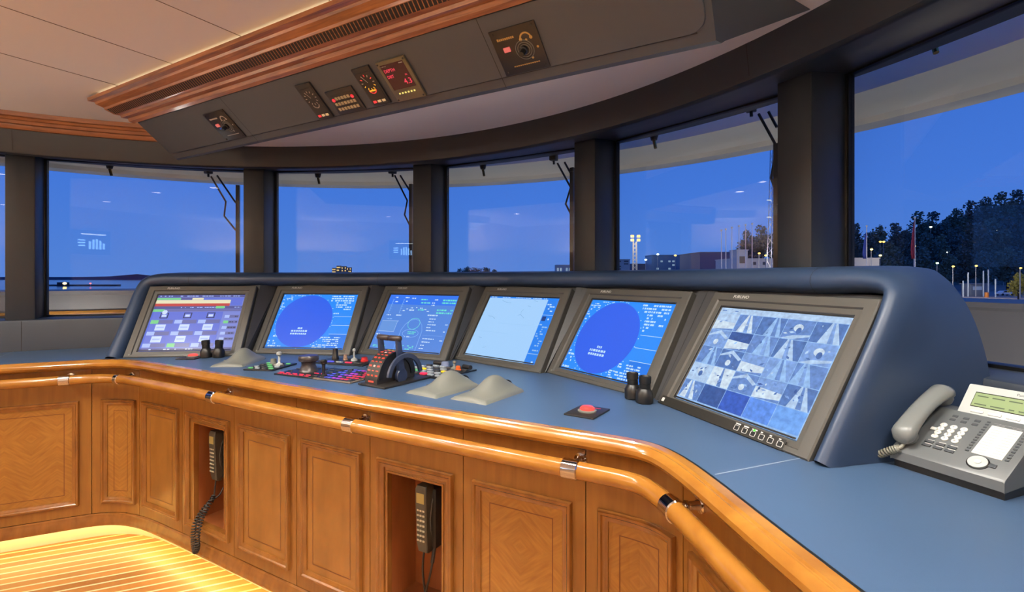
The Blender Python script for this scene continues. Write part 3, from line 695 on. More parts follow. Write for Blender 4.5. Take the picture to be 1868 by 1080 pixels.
        coast([(.62,.86),(.66,.85)]); coast([(.68,.95),(.73,.94)]); coast([(.1,.3),(.15,.29)]); coast([(.22,.14),(.27,.16)])
        b.rect(X(.3),Y(.55),X(.86),Y(.552),.0009,5); b.rect(X(0),Y(.40),X(.5),Y(.402),.0009,5)
        scribble(b, X(.87), Y(.78), X(.99), Y(.95), 5, 3, rnd, .35); b.rect(X(.87),Y(.64),X(.92),Y(.71),.001,4); b.disc(X(.955),Y(.67),.006,h=.001,mi=3,n=10)
        b.rect(X(.865),Y(.73),X(.995),Y(.735),.001,3); scribble(b, X(.87), Y(.18), X(.98), Y(.60), 12, 5, rnd, .35); b.rect(X(.865),Y(.14),X(.995),Y(.15),.001,5); scribble(b, X(.87), Y(.01), X(.98), Y(.05), 1, 3, rnd, .5)
    else:
        cols = [(150,190,244),(78,112,176),(104,140,204),(126,162,222),(60,92,160),(178,206,244),(206,224,248),(58,96,196),(96,146,236),(112,166,250),(86,122,186),(44,72,136)]
        ms = [glow_noise('cctv_%d' % k, c) for k, c in enumerate(cols)]
        b.rect(-W,Y(.945),W,H,.0006,5); scribble(b, X(.02), Y(.96), X(.2), Y(.98), 1, 2, rnd, .6)
        base = [[5,3,10,3,2],[3,4,10,3,2],[2,10,2,10,3],[3,3,2,5,3],[2,10,4,7,2]]
        base = [[5,2,10,2,10],[3,4,2,10,3],[2,10,3,3,2],[5,6,2,3,10],[2,4,7,8,9]]
        m0, m1 = .005, .03
        for r in range(5):
            for c in range(5):
                x0, x1 = X(.005+.198*c), X(.005+.198*(c+1)-.004); y1 = Y(.94-.183*r); y0 = Y(.94-.183*(r+1)+.006)
                b.rect(x0,y0,x1,y1,.0008,base[r][c])
                if r == 4 and c >= 2: continue
                if r == 4 and c == 1: continue
                P = lambda fx, fy: (x0+(x1-x0)*fx, y0+(y1-y0)*fy)
                def tri(pts, k, h): b.poly([(*P(*p), h) for p in pts], k)
                kind = (r*5+c) % 6
                if kind in (1,2,4):   # a deck running away between dark water and a rail
                    s = rnd.uniform(.3,.7); tri([(s-.08,1),(s+.1,1),(min(1,s+.42),0),(max(0,s-.3),0)], rnd.choice((5,6,0)), .0011)
                    tri([(s-.02,1),(s+.04,1),(s+.2,0),(s+.02,0)], rnd.choice((2,3)), .0013)
                elif kind == 0:
                    tri([(0,.0),(1,.15),(1,.45),(0,.55)], 6, .0011); tri([(0,0),(1,0),(1,.12)], 2, .0012)
                elif kind == 3:
                    b.disc(*P(.5,.6), .018, .014, .0011, 6, 14); b.disc(*P(.55,.45), .010, .012, .0013, 1, 12); tri([(0,0),(.4,.2),(1,.3),(1,.2),(.4,0)], 5, .0012)
                else:
                    tri([(0,.7),(.5,1),(1,.6),(.9,.5),(.5,.8),(0,.6)], 5, .0011); b.disc(*P(.5,.3), .012, .012, .0012, 6, 12)
                for k in range(3 if r < 3 else 10):
                    cx, cy = rnd.uniform(.08,.86), rnd.uniform(.08,.86); s = rnd.uniform(.03,.13); a = rnd.uniform(0, pi)
                    tri([(max(0,min(1,cx+s*cos(a+d)*q)), max(0,min(1,cy+s*sin(a+d)*q))) for d, q in ((0,1),(1.4,.4),(3.1,.9),(4.5,.5))], rnd.choice((0,1,2,3,4,5,6,10)), .0014+.00004*k)
        b.rect(-W,0,W,Y(.02),.0006,0)
    return b, ms
for i in range(6):
    loc, RM = mon_matrix(i)
    t = thing('console_monitor', loc, LAB[i], 'monitor', RM, 'six console monitors')
    W, H = SW/2, SH; bw, bt, bo = .066, .062, .046
    b = MB()
    outer = [(-W-bw,-bo),(W+bw,-bo),(W+bw,H+bt),(-W-bw,H+bt)]
    def rect3(d, h, base=None): return [(-W-bw+d,-bo+d,h),(W+bw-d,-bo+d,h),(W+bw-d,H+bt-d,h),(-W-bw+d,H+bt-d,h)]
    def scr3(d, h): return [(-W-d,-d,h),(W+d,-d,h),(W+d,H+d,h),(-W-d,H+d,h)]
    b.loft([rect3(.0,-.045), rect3(0,.012), rect3(.004,.017), rect3(.012,.0175), scr3(.028,.0175), scr3(.024,.011), scr3(.006,.009), scr3(.0,-.001), scr3(0,-.006)], True, True)
    b.build('bezel', m_bezel, t, 30)
    b, ms = scr(i); b.build('screen', ms, t, 0)
    b = MB(); b.rect(-W-.001,-.001,W+.001,.005,.0095); b.rect(-W-.002,-.001,-W+.004,H,.0095); b.rect(-W,H-.004,W,H+.002,.0095); b.build('screen_edge', m_black, t, 0)
    b = MB(); b.text('FURUNO', .019, -W+.05, H+.036, .0182, 0, thick=.0002); b.build('maker_lettering', m_whiteink, t, 0)
    if i == 5:
        b = MB(); b.rect(-W-.05,-.0455,W-.015,-.012,.0184); bs = b.build('button_strip', mat('strip_black',(36,34,30),.4), t, 0)
        for k in range(6):
            x = .075+k*.033; b = MB()
            ringp = rrect(x-.009,-.038,x+.009,-.022,.003,3); b.tube([(px,py,.0190) for px, py in ringp], .0009, 5, loop=True); b.rect(x-.007,-.036,x+.007,-.024,.0192,1)
            b.build('button', [m_whiteink, m_black], bs, 0)
        b = MB()
        for k in range(6): b.rect(.066+k*.033,-.0185,.086+k*.033 if k < 3 else .074+k*.033,-.0145,.0188)
        b.build('button_marks', m_whiteink, bs, 0)
        b = MB(); b.disc(.142,-.019,.0045,h=.0194,n=14); b.build('power_lamp', glow('green_lamp',(80,235,60),1.4), t, 0)
        b = MB(); b.rect(-W-.045,-.035,-W-.03,-.02,.019); b.build('brightness_mark', m_whiteink, bs, 0)
    else:
        b = MB(); b.lathe([(.005,.017),(.005,.0185),(.002,.019)], 10, Matrix.Translation((-W-.035,-.028,0))); b.build('screw', m_steelgrey, t)
# ------------------------------------------------------------------ hood over the monitors
def mon_axes(i):
    (x, y), yw = MON[i]; a = R_(yw); return Vector((x, y, 0)), Vector((cos(a), sin(a), 0)), Vector((-sin(a), cos(a), 0))
hood = thing('console_hood', (0,.7,z(DESK)), 'navy leather hood arching over the six console monitors, with a sloping side at each end', 'hood')
def hp(i, r, bk, h): M_, r_, b_ = mon_axes(i); p = M_+r_*r+b_*bk; return Vector((p.x, p.y, z(h)))
RL, RRr = -.392, .366
keys = [hp(0,RL,-.045,-.50), hp(0,RL,.055,-.37), hp(0,RL,.16,-.22), hp(0,RL,.235,-.11), hp(0,RL+.02,.275,-.045), hp(0,-.29,.285,-.022)]
keysR = [hp(5,.27,.285,-.012), hp(5,RRr-.018,.275,-.035), hp(5,RRr,.235,-.10), hp(5,RRr,.165,-.22), hp(5,RRr,.07,-.37), hp(5,RRr,-.012,-.50)]
rear = [(-46.2,-.50),(-45.8,-.287),(-45.3,-.17),(-44.6,-.08),(-43.6,-.01),(-42.3,.02)]
rearR = [(-a, h+.01) for a, h in rear[::-1]]
mid = []; midr = []
for i in range(6):
    for r in ((-.1,.2) if i == 0 else (-.2,.1) if i == 5 else (-.2,.0,.2)):
        mid.append(hp(i, r, .28, -.02+.0016*i))
for k in range(len(mid)): midr.append((-41+82*(k+.5)/len(mid), .024))
PK = keys+mid+keysR; RK = rear+midr+rearR
def catmull(P, sub):
    out = []
    for i in range(len(P)-1):
        p0, p1, p2, p3 = (Vector(P[max(0,min(len(P)-1,j))]) for j in (i-1,i,i+1,i+2))
        for k in range(sub):
            t = k/sub; out.append(.5*((2*p1)+(p2-p0)*t+(2*p0-5*p1+4*p2-p3)*t*t+(3*p1-p0-3*p2+p3)*t**3))
    out.append(Vector(P[-1])); return out
PF = catmull(PK, 4); RF = catmull([Vector((a,h,0)) for a, h in RK], 4)
# back directions along the path
bk = []
nb = len(PK)
def backdir(k):
    if k < 6: return mon_axes(0)[2]
    if k >= nb-6: return mon_axes(5)[2]
    f = (k-6)/(nb-13)*5; i = min(4, int(f)); return (mon_axes(i)[2].lerp(mon_axes(i+1)[2], f-i)).normalized()
BK = catmull([backdir(k) for k in range(nb)], 4)
NOSE = [(-.048,.13),(-.048,.03),(-.046,.008),(-.038,-.012),(-.024,-.027),(-.006,-.034),(.012,-.032),(.028,-.02),(.038,-.002),(.043,.02),(.045,.045)]
sections = []
for i, p in enumerate(PF):
    t = (PF[min(i+1,len(PF)-1)]-PF[max(i-1,0)]).normalized(); k = BK[i].normalized()
    o = t.cross(k).normalized(); k2 = o.cross(t).normalized()
    fr = i/(len(PF)-1); wd = 1. if fr < .5 else max(.62, min(1., 1-.38*(fr-(1-24/len(PF)))/(8/len(PF))))
    S = [p+o*a*wd+k2*c for a, c in NOSE]
    Rr = Vector((*pol(3.13, RF[i].x), z(RF[i].y))); O = S[-1]
    for f in (.35,.7): S.append(O.lerp(Rr, f)+Vector((0,0,.006*math.sin(pi*f))) )
    S.append(Rr); S.append(Vector((*pol(3.12, RF[i].x), z(-.52))))
    sections.append(S)
b = MB(); b.loft(sections, False, False)
ho = b.build('shroud', m_hood, hood, 60); ho.data.transform(Matrix.Translation(-hood.location))
for idx in (6*4, len(PF)-1-6*4, 10*4+2):    # stitched joints
    S = sections[idx]; S2 = sections[idx+1] if idx+1 < len(sections) else sections[idx-1]
    L = S[3:13]; d = [(q2-q1).normalized()*.0022 for q1, q2 in zip(S[3:13], S2[3:13])]
    cen = PF[idx]; push = [((q-cen).normalized()*.0007) for q in L]
    b = MB()
    for j in range(len(L)-1): b.poly([L[j]+push[j], L[j]+d[j]+push[j], L[j+1]+d[j+1]+push[j+1], L[j+1]+push[j+1]])
    o = b.build('seam', m_black, hood, 0); o.data.transform(Matrix.Translation(-hood.location))
lo, hi = [], []
for i in range(6):
    loc, RM = mon_matrix(i)
    rs = [-.345,.345]
    if i == 0: rs = [-.37,.345]
    if i == 5: rs = [-.345,.35]
    for r in rs:
        lo.append(loc+RM @ Vector((r,-.06,-.022))); hi.append(loc+RM @ Vector((r,.50,-.022)))
b = MB(); b.loft([lo, hi], False, False)
fo = b.build('fascia', m_fascia, hood, 0); fo.data.transform(Matrix.Translation(-hood.location))
for i in range(5):     # wedge strips that fill the gaps between neighbouring monitors
    la, RA = mon_matrix(i); lb, RB = mon_matrix(i+1)
    p = [la+RA @ Vector((.350,-.05,-.005)), lb+RB @ Vector((-.350,-.05,-.005)), lb+RB @ Vector((-.350,.485,-.005)), la+RA @ Vector((.350,.485,-.005))]
    b = MB(); b.poly([tuple(q) for q in p]); fs = b.build('filler_strip', m_fascia, hood, 0); fs.data.transform(Matrix.Translation(-hood.location))
    q = [(p[0]+p[1])/2+RA @ Vector((-.001,0,.001)), (p[0]+p[1])/2+RA @ Vector((.001,0,.001)), (p[3]+p[2])/2+RA @ Vector((.001,0,.001)), (p[3]+p[2])/2+RA @ Vector((-.001,0,.001))]
    b = MB(); b.poly([tuple(x) for x in q]); o = b.build('joint_line', m_black, fs, 0); o.data.transform(Matrix.Translation(-hood.location))
# ------------------------------------------------------------------ devices on the worktop
ZT_ = z(DESK)
def at(px, py):
    D = DESK*FPX/(YH-py); return toship((px-CX)/FPX*D, D)
def mouse(loc, rot, label):
    t = thing('trackball_controller', (*loc, ZT_), label, 'controller', (0,0,rot), 'grey trackball controllers on the worktop')
    b = MB(); nx, ny = 20, 26; Wd, Dp = .172, .27
    def top(x, y):
        fx, fy = x/(Wd/2), y/Dp
        e = .013+.006*fy+.004*math.cos(fx*2.6)
        hx, hy = (x-.006-.03*(y-.165))/.047, (y-.165)/.080
        h = .060*math.exp(-(abs(hx)**2.4)*.9-(abs(hy)**2.2)*.9)
        return e+h
    rings = []
    for j in range(ny+1):
        y = Dp*j/ny; row = [(-Wd/2-.004, y, 0)]
        for i in range(nx+1):
            x = -Wd/2+Wd*i/nx
            row.append((x, y, top(x, y)-(.006 if i in (0,nx) or j in (0,ny) else 0)))
        row.append((Wd/2+.004, y, 0)); rings.append(row)
    first = [(x, y-.004, 0) for x, y, h in rings[0]]; last = [(x, y+.004, 0) for x, y, h in rings[-1]]
    b.loft([first]+rings+[last], False, False); b.build('palm_rest', m_steelgrey, t, 50)
    b = MB(); b.sphere((.01,.262,.024), .022); b.build('trackball', m_blackplastic, t)
    for k in range(3):
        b = MB(); b.lathe([(.006,.012),(.006,.021),(.004,.022),(.0001,.022)], 10, Matrix.Translation((-.062,.10+.028*k,0))); b.build('button', mat('controller_button',(96,96,90),.5), t)
    return t
mouse((.405,-.135), -.10, 'grey trackball controller nearest the throttle lever, left one of the starboard pair')
mouse((.635,-.125), -.06, 'grey trackball controller right one of the starboard pair, farther from the throttle')
mouse((-.955,-.150), .55, 'lone grey trackball controller on the port side below the second monitor')
def binos(loc, rot, label):
    t = thing('binoculars', (*loc, ZT_), label, 'binoculars', (0,0,rot), 'black binoculars on the worktop')
    for s in (-1,1):
        M = Matrix.Translation((s*.036,0,0)) @ Matrix.Rotation(s*.05, 4, 'Y')
        b = MB(); b.lathe([(.030,0),(.034,.004),(.034,.022),(.033,.040),(.026,.052),(.022,.058),(.0001,.058)], 20, M); b.build('barrel', m_blackplastic, t)
        b = MB(); b.lathe([(.020,.054),(.022,.060),(.0215,.078),(.0235,.080),(.0235,.104),(.020,.106),(.017,.100),(.0001,.098)], 20, M); b.build('eyepiece', m_black, t)
    b = MB(); b.box((0,0,.035),(.05,.022,.02),bev=.004); b.build('hinge', m_bp2, t)
    return t
p = at(1165,731); binos(p, -.65, 'black binoculars standing upright in front of the second radar monitor, starboard side')
binos((-1.35,-.005), .55, 'black binoculars standing upright in front of the alarm screen, port side')
def redbtn(loc, rot, label):
    t = thing('red_push_button', (*loc, ZT_), label, 'button', (0,0,rot), 'red lit push buttons on black plates')
    b = MB(); b.box((0,0,.003),(.115,.15,.006),bev=.0015); b.build('plate', m_bp2, t)
    b = MB(); b.lathe([(.034,.006),(.034,.010),(.026,.012)], 24); b.build('collar', m_steelgrey, t)
    b = MB(); b.lathe([(.027,.010),(.027,.018),(.020,.024),(.0001,.026)], 24); b.build('button', glow('button_red',(255,96,84),1.0), t)
    b = MB(); b.rect(-.04,.05,.03,.056,.0063); b.build('lettering', m_red, t, 0)
    return t
redbtn((1.10,-.036), -.05, 'red lit push button on black plate near the starboard bend of the worktop')
redbtn(at(352,652.5), .5, 'red lit push button on black plate in front of the alarm screen, port side')
# engine lever
t = thing('engine_throttle', (.115,.01,ZT_), 'black engine throttle with red lit scale and grip bar in the middle', 'throttle', (0,0,-.06))
b = MB(); b.box((0,.01,.005),(.175,.29,.010),bev=.003); b.build('base_plate', m_bp2, t)
def arch(R0, R1, x0, x1, a0, a1, cy=.0, cz=.025, n=24):
    b = MB(); rr = []
    for k in range(n+1):
        a = R_(a0+(a1-a0)*k/n); c, s = cos(a), sin(a)
        rr.append([(x0,cy+R0*c,cz+R0*s),(x0,cy+R1*c,cz+R1*s),(x1,cy+R1*c,cz+R1*s),(x1,cy+R0*c,cz+R0*s)])
    b.loft(rr); return b
m_thr = mat('throttle_black', (44,41,40), .35)
b = MB(); prof = [(-.115,.010),(-.115,.03)]+[(.005-.115*cos(R_(180*k/20)), .03+.115*sin(R_(180*k/20))) for k in range(1,20)]+[(.12,.03),(.12,.010)]
b.loft([[(-.062,y,h) for y, h in prof],[(.018,y,h) for y, h in prof]]); b.build('drum', m_thr, t, 30)
arch(.088,.115,.018,.024,0,180,.005,.03).build('side_ring', m_blackplastic, t)
arch(.090,.110,.066,.078,8,172,.005,.03).build('outer_ring', mat('throttle_blue_grey',(50,58,78),.3), t)
b = MB()
for c, x in enumerate((-.055,-.030,-.003)):
    for k in range(9):
        a = R_(172-11*k); M = Matrix.Translation((0,.005,.03)) @ Matrix.Rotation(a, 4, 'X')
        w = .016 if c != 1 else .012
        y0 = .1156
        b.box((x+.008, y0, 0), (w,.0008,.0085 if k % 2 == 0 else .005), M, mi=(2 if c == 1 and k in (2,6) else (3 if k == 8 else 0)))
b.box((-.022,-.1155,.020),(.034,.001,.008)); b.build('lit_scale', [glow('scale_red',(255,84,60),1.1), m_red, glow('scale_white',(255,190,170),1.3), glow('scale_yellow',(250,225,70),1.1)], t, 0)
for x, nm in ((-.072,0),(.046,1)):
    b = MB(); M = Matrix.Translation((x,.005,.035))
    b.lathe([(.030,-.010),(.034,-.006),(.034,.006),(.030,.010)], 24, M @ Matrix.Rotation(pi/2, 4, 'Y'))
    b.loft([[(x-.010,-.014,.035),(x+.010,-.014,.035),(x+.010,.024,.035),(x-.010,.024,.035)],[(x-.008,-.018,.11),(x+.008,-.018,.11),(x+.008,.012,.11),(x-.008,.012,.11)],[(x-.007,-.026,.20),(x+.007,-.026,.20),(x+.007,-.002,.20),(x-.007,-.002,.20)]])
    b.build('lever', mat('lever_blue_black',(44,52,74),.25), t, 40)
for x0, x1 in ((-.088,-.016),(-.012,.062)):
    b = MB(); b.tube([(x0,-.014,.208),(x0+.004,-.014,.208),(x1-.004,-.014,.208),(x1,-.014,.208)], [.010,.0135,.0135,.010], 16); b.build('grip', mat('grip_brown_black',(58,48,46),.35), t, 50)
# control panels
m_ctl = mat('control_panel_black', (30,30,32), .35)
g_red, g_blu, g_pur, g_grn, g_yel = glow('key_red',(255,52,84),1.2), glow('key_blue',(96,96,236),1.0), glow('key_purple',(200,70,220),1.1), glow('key_green',(110,200,120),.9), glow('key_yellow',(255,205,30),1.3)
m_keyd = mat('dark_key', (64,64,66), .4); m_keyw = mat('pale_key', (150,156,160), .5, emit=(110,120,130), es=.3)
def panel(name, loc, rot, w, d, label, cat='control panel', plate=None):
    t = thing(name, (*loc, ZT_), label, cat, (0,0,rot)); b = MB(); b.box((0,0,.004),(w,d,.008),bev=.002); b.build('plate', plate or m_ctl, t); return t
def key(t, x, y, w, d, m, h=.006):
    b = MB(); b.box((x,y,.008+h/2-.0005),(w,d,h),bev=min(.0012,h*.3)); b.build('key', m, t)
def knob(t, x, y, r, h, m, nm='knob', base=.008):
    b = MB(); b.lathe([(r,base),(r,base+h*.25),(r*.82,base+h*.35),(r*.74,base+h),(r*.6,base+h*1.06),(.0001,base+h*1.06)], 20, Matrix.Translation((x,y,0))); b.build(nm, m, t)
def stick(t, x, y, h, m, r=.006, top=.012):
    b = MB(); b.lathe([(.020,.008),(.018,.016),(.009,.022),(r,.026),(r*.9,.008+h*.7),(top,.008+h*.78),(top*1.05,.008+h*.92),(top*.6,.008+h),(.0001,.008+h)], 16, Matrix.Translation((x,y,0))); b.build('joystick', m, t)
t = panel('thruster_panel', (-.735,-.035), .35, .17, .22, 'small black control panel with pale keys and joystick, left of the red-lit keyboard')
rnd = random.Random(3)
for r in range(4):
    for c in range(4): key(t, -.06+.04*c, -.085+.05*r, .022, .014, (g_grn if (r+c) % 3 == 0 else m_keyw if (r+c) % 3 == 1 else m_keyd))
stick(t, .035, .02, .075, mat('stick_pale',(170,172,168),.4), .007, .014); knob(t, -.02, .05, .020, .03, m_steelgrey)
t = panel('steering_panel', (-.41,-.03), .1, .26, .24, 'black steering panel with big round knob and red lit keys')
for r in range(4):
    for c in range(6):
        if 1 <= r <= 2 and 1 <= c <= 3: continue
        key(t, -.11+.045*c, -.088+.053*r, .028, .006, (g_red if r < 1 and c < 5 or (c > 3 and r == 1) else g_yel if (r, c) == (3,0) else m_keyd), .004)
for k in range(6): key(t, -.10+.036*k, -.110, .026, .004, g_red, .003)
b = MB(); b.lathe([(.050,.008),(.046,.012),(.034,.040),(.036,.056),(.048,.062),(.050,.068),(.050,.082),(.046,.088),(.0001,.090)], 32, Matrix.Translation((-.02,.0,0))); b.build('steering_knob', mat('knob_charcoal',(56,50,50),.3), t, 40)
t = panel('keyboard_panel', (-.155,.0), .06, .24, .26, 'black keyboard panel with blue, purple and red backlit keys and a short stick', plate=mat('keyboard_frame',(112,100,92),.4))
b = MB(); b.box((0,0,.0085),(.225,.245,.003)); b.build('key_bed', m_ctl, t)
for r in range(6):
    for c in range(8):
        f = c/7
        key(t, -.094+.027*c, -.10+.04*r, .017, .013, (g_blu if f < .42 else g_pur if f < .62 else g_red) if rnd.random() < .78 else m_keyd, .005)
stick(t, -.085, -.095, .085, m_blackplastic, .008, .016)
t = panel('wiper_panel', (-.50,.28), .2, .34, .17, 'dark switch panel with small knobs behind the steering knob')
for k in range(5): key(t, -.13+.06*k, -.05, .04, .014, (m_keyd,g_blu,m_keyw,g_red,m_keyd)[k])
knob(t, -.10,.03,.020,.06, m_blackplastic); knob(t, -.03,.03,.014,.03, mat('beige_knob',(150,120,100),.5)); stick(t, .03,.03,.07,mat('stick_pale',(170,172,168),.4),.005,.009); knob(t,.10,.03,.022,.022,mat('red_knob',(190,40,40),.4)); 
t = panel('bow_thruster_panel', (-.16,.30), .05, .24, .16, 'dark panel with red lit strip and red knob behind the backlit keyboard')
for k in range(5): key(t, -.09+.045*k, .045, .034, .010, g_red if k > 1 else m_keyd)
for k in range(5): key(t, -.09+.045*k, -.045, .030, .016, (m_keyd,g_blu,m_keyw,m_keyd,g_blu)[k])
knob(t, -.05,0,.02,.03,m_bp2); knob(t, .06,0,.018,.026,m_steelgrey)
t = panel('lit_switch_board', (.125,.315), -.10, .31, .29, 'black control panel with yellow, red and green lit buttons, right of the throttle')
for r in range(5):
    for c in range(6):
        m = m_keyd if rnd.random() < .7 else m_keyw
        if (r, c) in ((2,1),(2,4)): m = g_yel
        if (r, c) in ((0,3),(0,0)): m = g_red
        if (r, c) in ((1,5),(1,1)): m = g_grn
        key(t, -.125+.05*c, -.115+.048*r, .032, .016 if m is not g_red else .024, m, .008)
stick(t,.06,.075,.045,m_steelgrey,.006,.010); knob(t,-.03,.10,.026,.026,mat('blue_grey_knob',(120,130,160),.4)); knob(t,.105,.055,.016,.024,mat('orange_knob',(200,90,30),.4))
b = MB(); b.tube([(.09,.115,.020),(.15,.10,.022)], .012, 12); b.build('handle', m_bp2, t); b = MB(); b.tube([(-.12,.11,.02),(-.06,.112,.022)], .011, 12); b.build('handle', m_bp2, t)
# ------------------------------------------------------------------ desk telephone
PA = R_(-38.5)
ph = thing('desk_telephone', (1.978,-.118,ZT_), 'grey desk telephone with white keys, paper label and green display on the starboard worktop', 'telephone', (0,0,PA))
m_ph = mat('phone_grey', (94,98,100), .35); m_phl = mat('phone_silver', (178,182,180), .35); m_pht = mat('phone_handset_grey', (112,115,114), .3)
SLA = math.atan2(.097,.155); PW = .235
b = MB(); side = [(0,.018),(0,.040),(.004,.046),(.155,.143),(.205,.143),(.215,.13),(.215,.030)]
b.loft([[(0,y,h) for y, h in side],[(.003,y,h+.002) for y, h in side],[(PW-.003,y,h+.002) for y, h in side],[(PW,y,h) for y, h in side]])
b.build('body', m_ph, ph, 30)
b = MB(); b.prism([(.004,.010),(PW-.004,.010),(PW-.004,.21),(.004,.21)], 0, .02); b.build('stand', m_blackplastic, ph)
FM = Matrix.Translation((0,.004,.0485)) @ Matrix.Rotation(SLA, 4, 'X')      # key face: x right, y up the slope
FL = .183
def fx(a): return a*PW
def fy(c): return c*FL
b = MB()
b.box((fx(.767),fy(.605),.0008),(fx(.245),fy(.65),.0012),FM)
for r in range(12):
    for s in (.70,.83): b.rect(fx(s-.045+.01*((r*7) % 3)), fy(.31+.05*r), fx(s+.045), fy(.316+.05*r), .0016, 1, FM)
for r in range(13): b.rect(fx(.648), fy(.285+.05*r), fx(.886), fy(.287+.05*r), .0015, 2, FM)
b.build('paper_label', [mat('phone_paper',(206,206,198),.7), mat('pencil_grey',(150,150,150),.8), mat('rule_grey',(200,200,198),.8)], ph, 0)
digs = ['1','2','3','4','5','6','7','8','9','*','0','#']
for k in range(12):
    r, c = divmod(k, 3); x, y = fx(.285+.092*c), fy(.64-.082*r)
    b = MB(); b.lathe([(.0075,0),(.0075,.003),(.006,.004),(.0001,.0042)], 18, FM @ Matrix.Translation((x,y,0)))
    b.text(digs[k], .007, x, y-.0025, .0046, 1, FM, 'CENTER'); b.build('digit_key', [mat('key_white',(205,205,198),.45), m_black], ph)
for r in range(2):
    for c in range(3):
        b = MB(); b.box((fx(.275+.105*c), fy(.275-.075*r), .0015),(.019,.0085,.003),FM,.0008); b.build('function_key', mat('phone_key_dark',(66,70,74),.4), ph)
        b = MB(); b.rect(fx(.25+.105*c), fy(.305-.075*r), fx(.315+.105*c), fy(.316-.075*r), .0006, 0, FM); b.build('key_label', m_whiteink, ph, 0)
        b = MB(); b.box((fx(.315+.10*c), fy(.86-.075*r), .0013),(.012,.008,.0026),FM,.0008); b.build('function_key', mat('phone_key_dark',(66,70,74),.4), ph)
        b = MB(); b.rect(fx(.29+.10*c), fy(.892-.075*r), fx(.35+.10*c), fy(.900-.075*r), .0006, 0, FM); b.build('key_label', m_whiteink, ph, 0)
for r in range(12):
    for a_ in (.605,.925): b = MB(); b.box((fx(a_), fy(.30+.053*r), .001),(.007,.005,.002),FM); b.build('line_key', mat('phone_key_dark',(66,70,74),.4), ph)
nx, ny = fx(.745), fy(.145)
b = MB(); b.lathe([(.0215,0),(.0215,.0015),(.0195,.002)], 32, FM @ Matrix.Translation((nx,ny,0))); b.build('wheel_ring', m_blackplastic, ph)
b = MB(); b.lathe([(.0185,.001),(.0185,.004),(.0095,.0045),(.0075,.0035),(.0001,.0035)], 32, FM @ Matrix.Translation((nx,ny,0))); nw = b.build('navigation_wheel', m_phl, ph)
b = MB(); b.lathe([(.0062,.003),(.0062,.005),(.0001,.0055)], 20, FM @ Matrix.Translation((nx,ny,0))); b.build('wheel_button', mat('key_white',(205,205,198),.45), nw)
b = MB(); b.box((fx(.86),fy(.15),.0015),(.014,.011,.003),FM,.001); b.build('line_key', mat('phone_key_dark',(66,70,74),.4), ph)
LM = Matrix.Translation((.068,.152,.140)) @ Matrix.Rotation(R_(50), 4, 'X')
b = MB(); b.box((.092,.046,-.006),(.185,.096,.014),LM,.004); dh = b.build('display_housing', m_phl, ph)
b = MB(); b.rect(.022,.028,.172,.070,.0014,0,LM)
b.tube([(.022,.028,.0012),(.172,.028,.0012),(.172,.070,.0012),(.022,.070,.0012)], .0012, 5, mi=1, M=LM, loop=True)
rnd = random.Random(5)
for y in (.058,.034):
    x = .028
    while x < .16:
        L = rnd.uniform(.01,.03); b.rect(x,y,min(x+L,.168),y+.0035,.0017,2,LM); x += L+.008
b.build('display', [mat('lcd_green',(128,146,104),.3), m_black, mat('lcd_ink',(70,84,60),.5)], dh, 0)
b = MB(); b.text('Panasonic', .010, .10, .078, .0014, 0, LM); b.build('maker_lettering', mat('dark_ink',(60,62,66),.5), dh, 0)
for k in range(4): b = MB(); b.box((.04+.036*k,.014,.002),(.026,.007,.002),LM,.0008); b.build('soft_key', mat('softkey',(196,198,194),.4), dh)
# handset across the left side of the set
hs = []
def hpos(t): return Vector((.026, .004+.196*t, .064+.112*t))
upn = Vector((0,-math.sin(SLA)*.9,math.cos(SLA)))
N = 18
for k in range(N+1):
    t = k/N; e = abs(2*t-1)
    bow = .030*(1-e**2.2)                 # the grip arches away from the set
    wdt = .024+.006*e**3; th = .015+.010*e**2.5
    if k in (0,N): wdt *= .6; th *= .55
    if k in (1,N-1): wdt *= .93; th *= .93
    c = hpos(t)+upn*(.014+bow*.62); dirv = Vector((0,.866,.5)).normalized(); up2 = Vector((0,-.5,.866))
    hs.append([c+Vector((wdt*cos(2*pi*q/16)*(1 if True else 0),0,0))+up2*(th*abs(sin(2*pi*q/16))**.8*(1 if sin(2*pi*q/16)>=0 else -1)) for q in range(16)])
b = MB(); b.loft(hs); b.build('handset', m_pht, ph, 60)
for tt in (.12,.88):
    b = MB(); c = hpos(tt)+upn*.004; b.lathe([(.018,-.012),(.023,-.004),(.024,.010)], 20, Matrix.Translation(c) @ Matrix.Rotation(SLA-.02, 4, 'X')); b.build('handset_cup', m_pht, ph, 50)
b = MB(); b.box((fx(.235),fy(.52),.003),(.014,.010,.005),FM,.0015); b.build('hook_tab', mat('key_white',(205,205,198),.45), ph)
def coil(path, r, turns, wire, name, m, parent, n=10, updir=(.1,.1,1)):
    pts = catmull(path, 24); P = []; tot = turns*n; prev = None
    up = Vector(updir).normalized()
    for k in range(tot+1):
        f = k/tot*(len(pts)-1); i = min(int(f), len(pts)-2); p = pts[i].lerp(pts[i+1], f-i)
        tg = (pts[i+1]-pts[i]).normalized(); u = (up-tg*up.dot(tg)).normalized(); s = tg.cross(u); a = 2*pi*k/n
        P.append(p+u*(r*cos(a))+s*(r*sin(a)))
    b = MB(); b.tube(P, wire, 6); return b.build(name, m, parent, 60)
coil([Vector((.022,.002,.050)),Vector((.004,-.004,.040)),Vector((-.022,-.006,.022)),Vector((-.045,.012,.012)),Vector((-.040,.042,.012)),Vector((-.012,.050,.014)),Vector((.012,.035,.020))], .0082, 26, .0026, 'coiled_cord', mat('cord_grey',(122,120,108),.45), ph)
b = MB(); b.tube([(.026,.014,.064),(.024,.004,.054),(.018,-.002,.048)], .0045, 8); b.build('cord_plug', mat('cord_grey',(122,120,108),.45), ph)
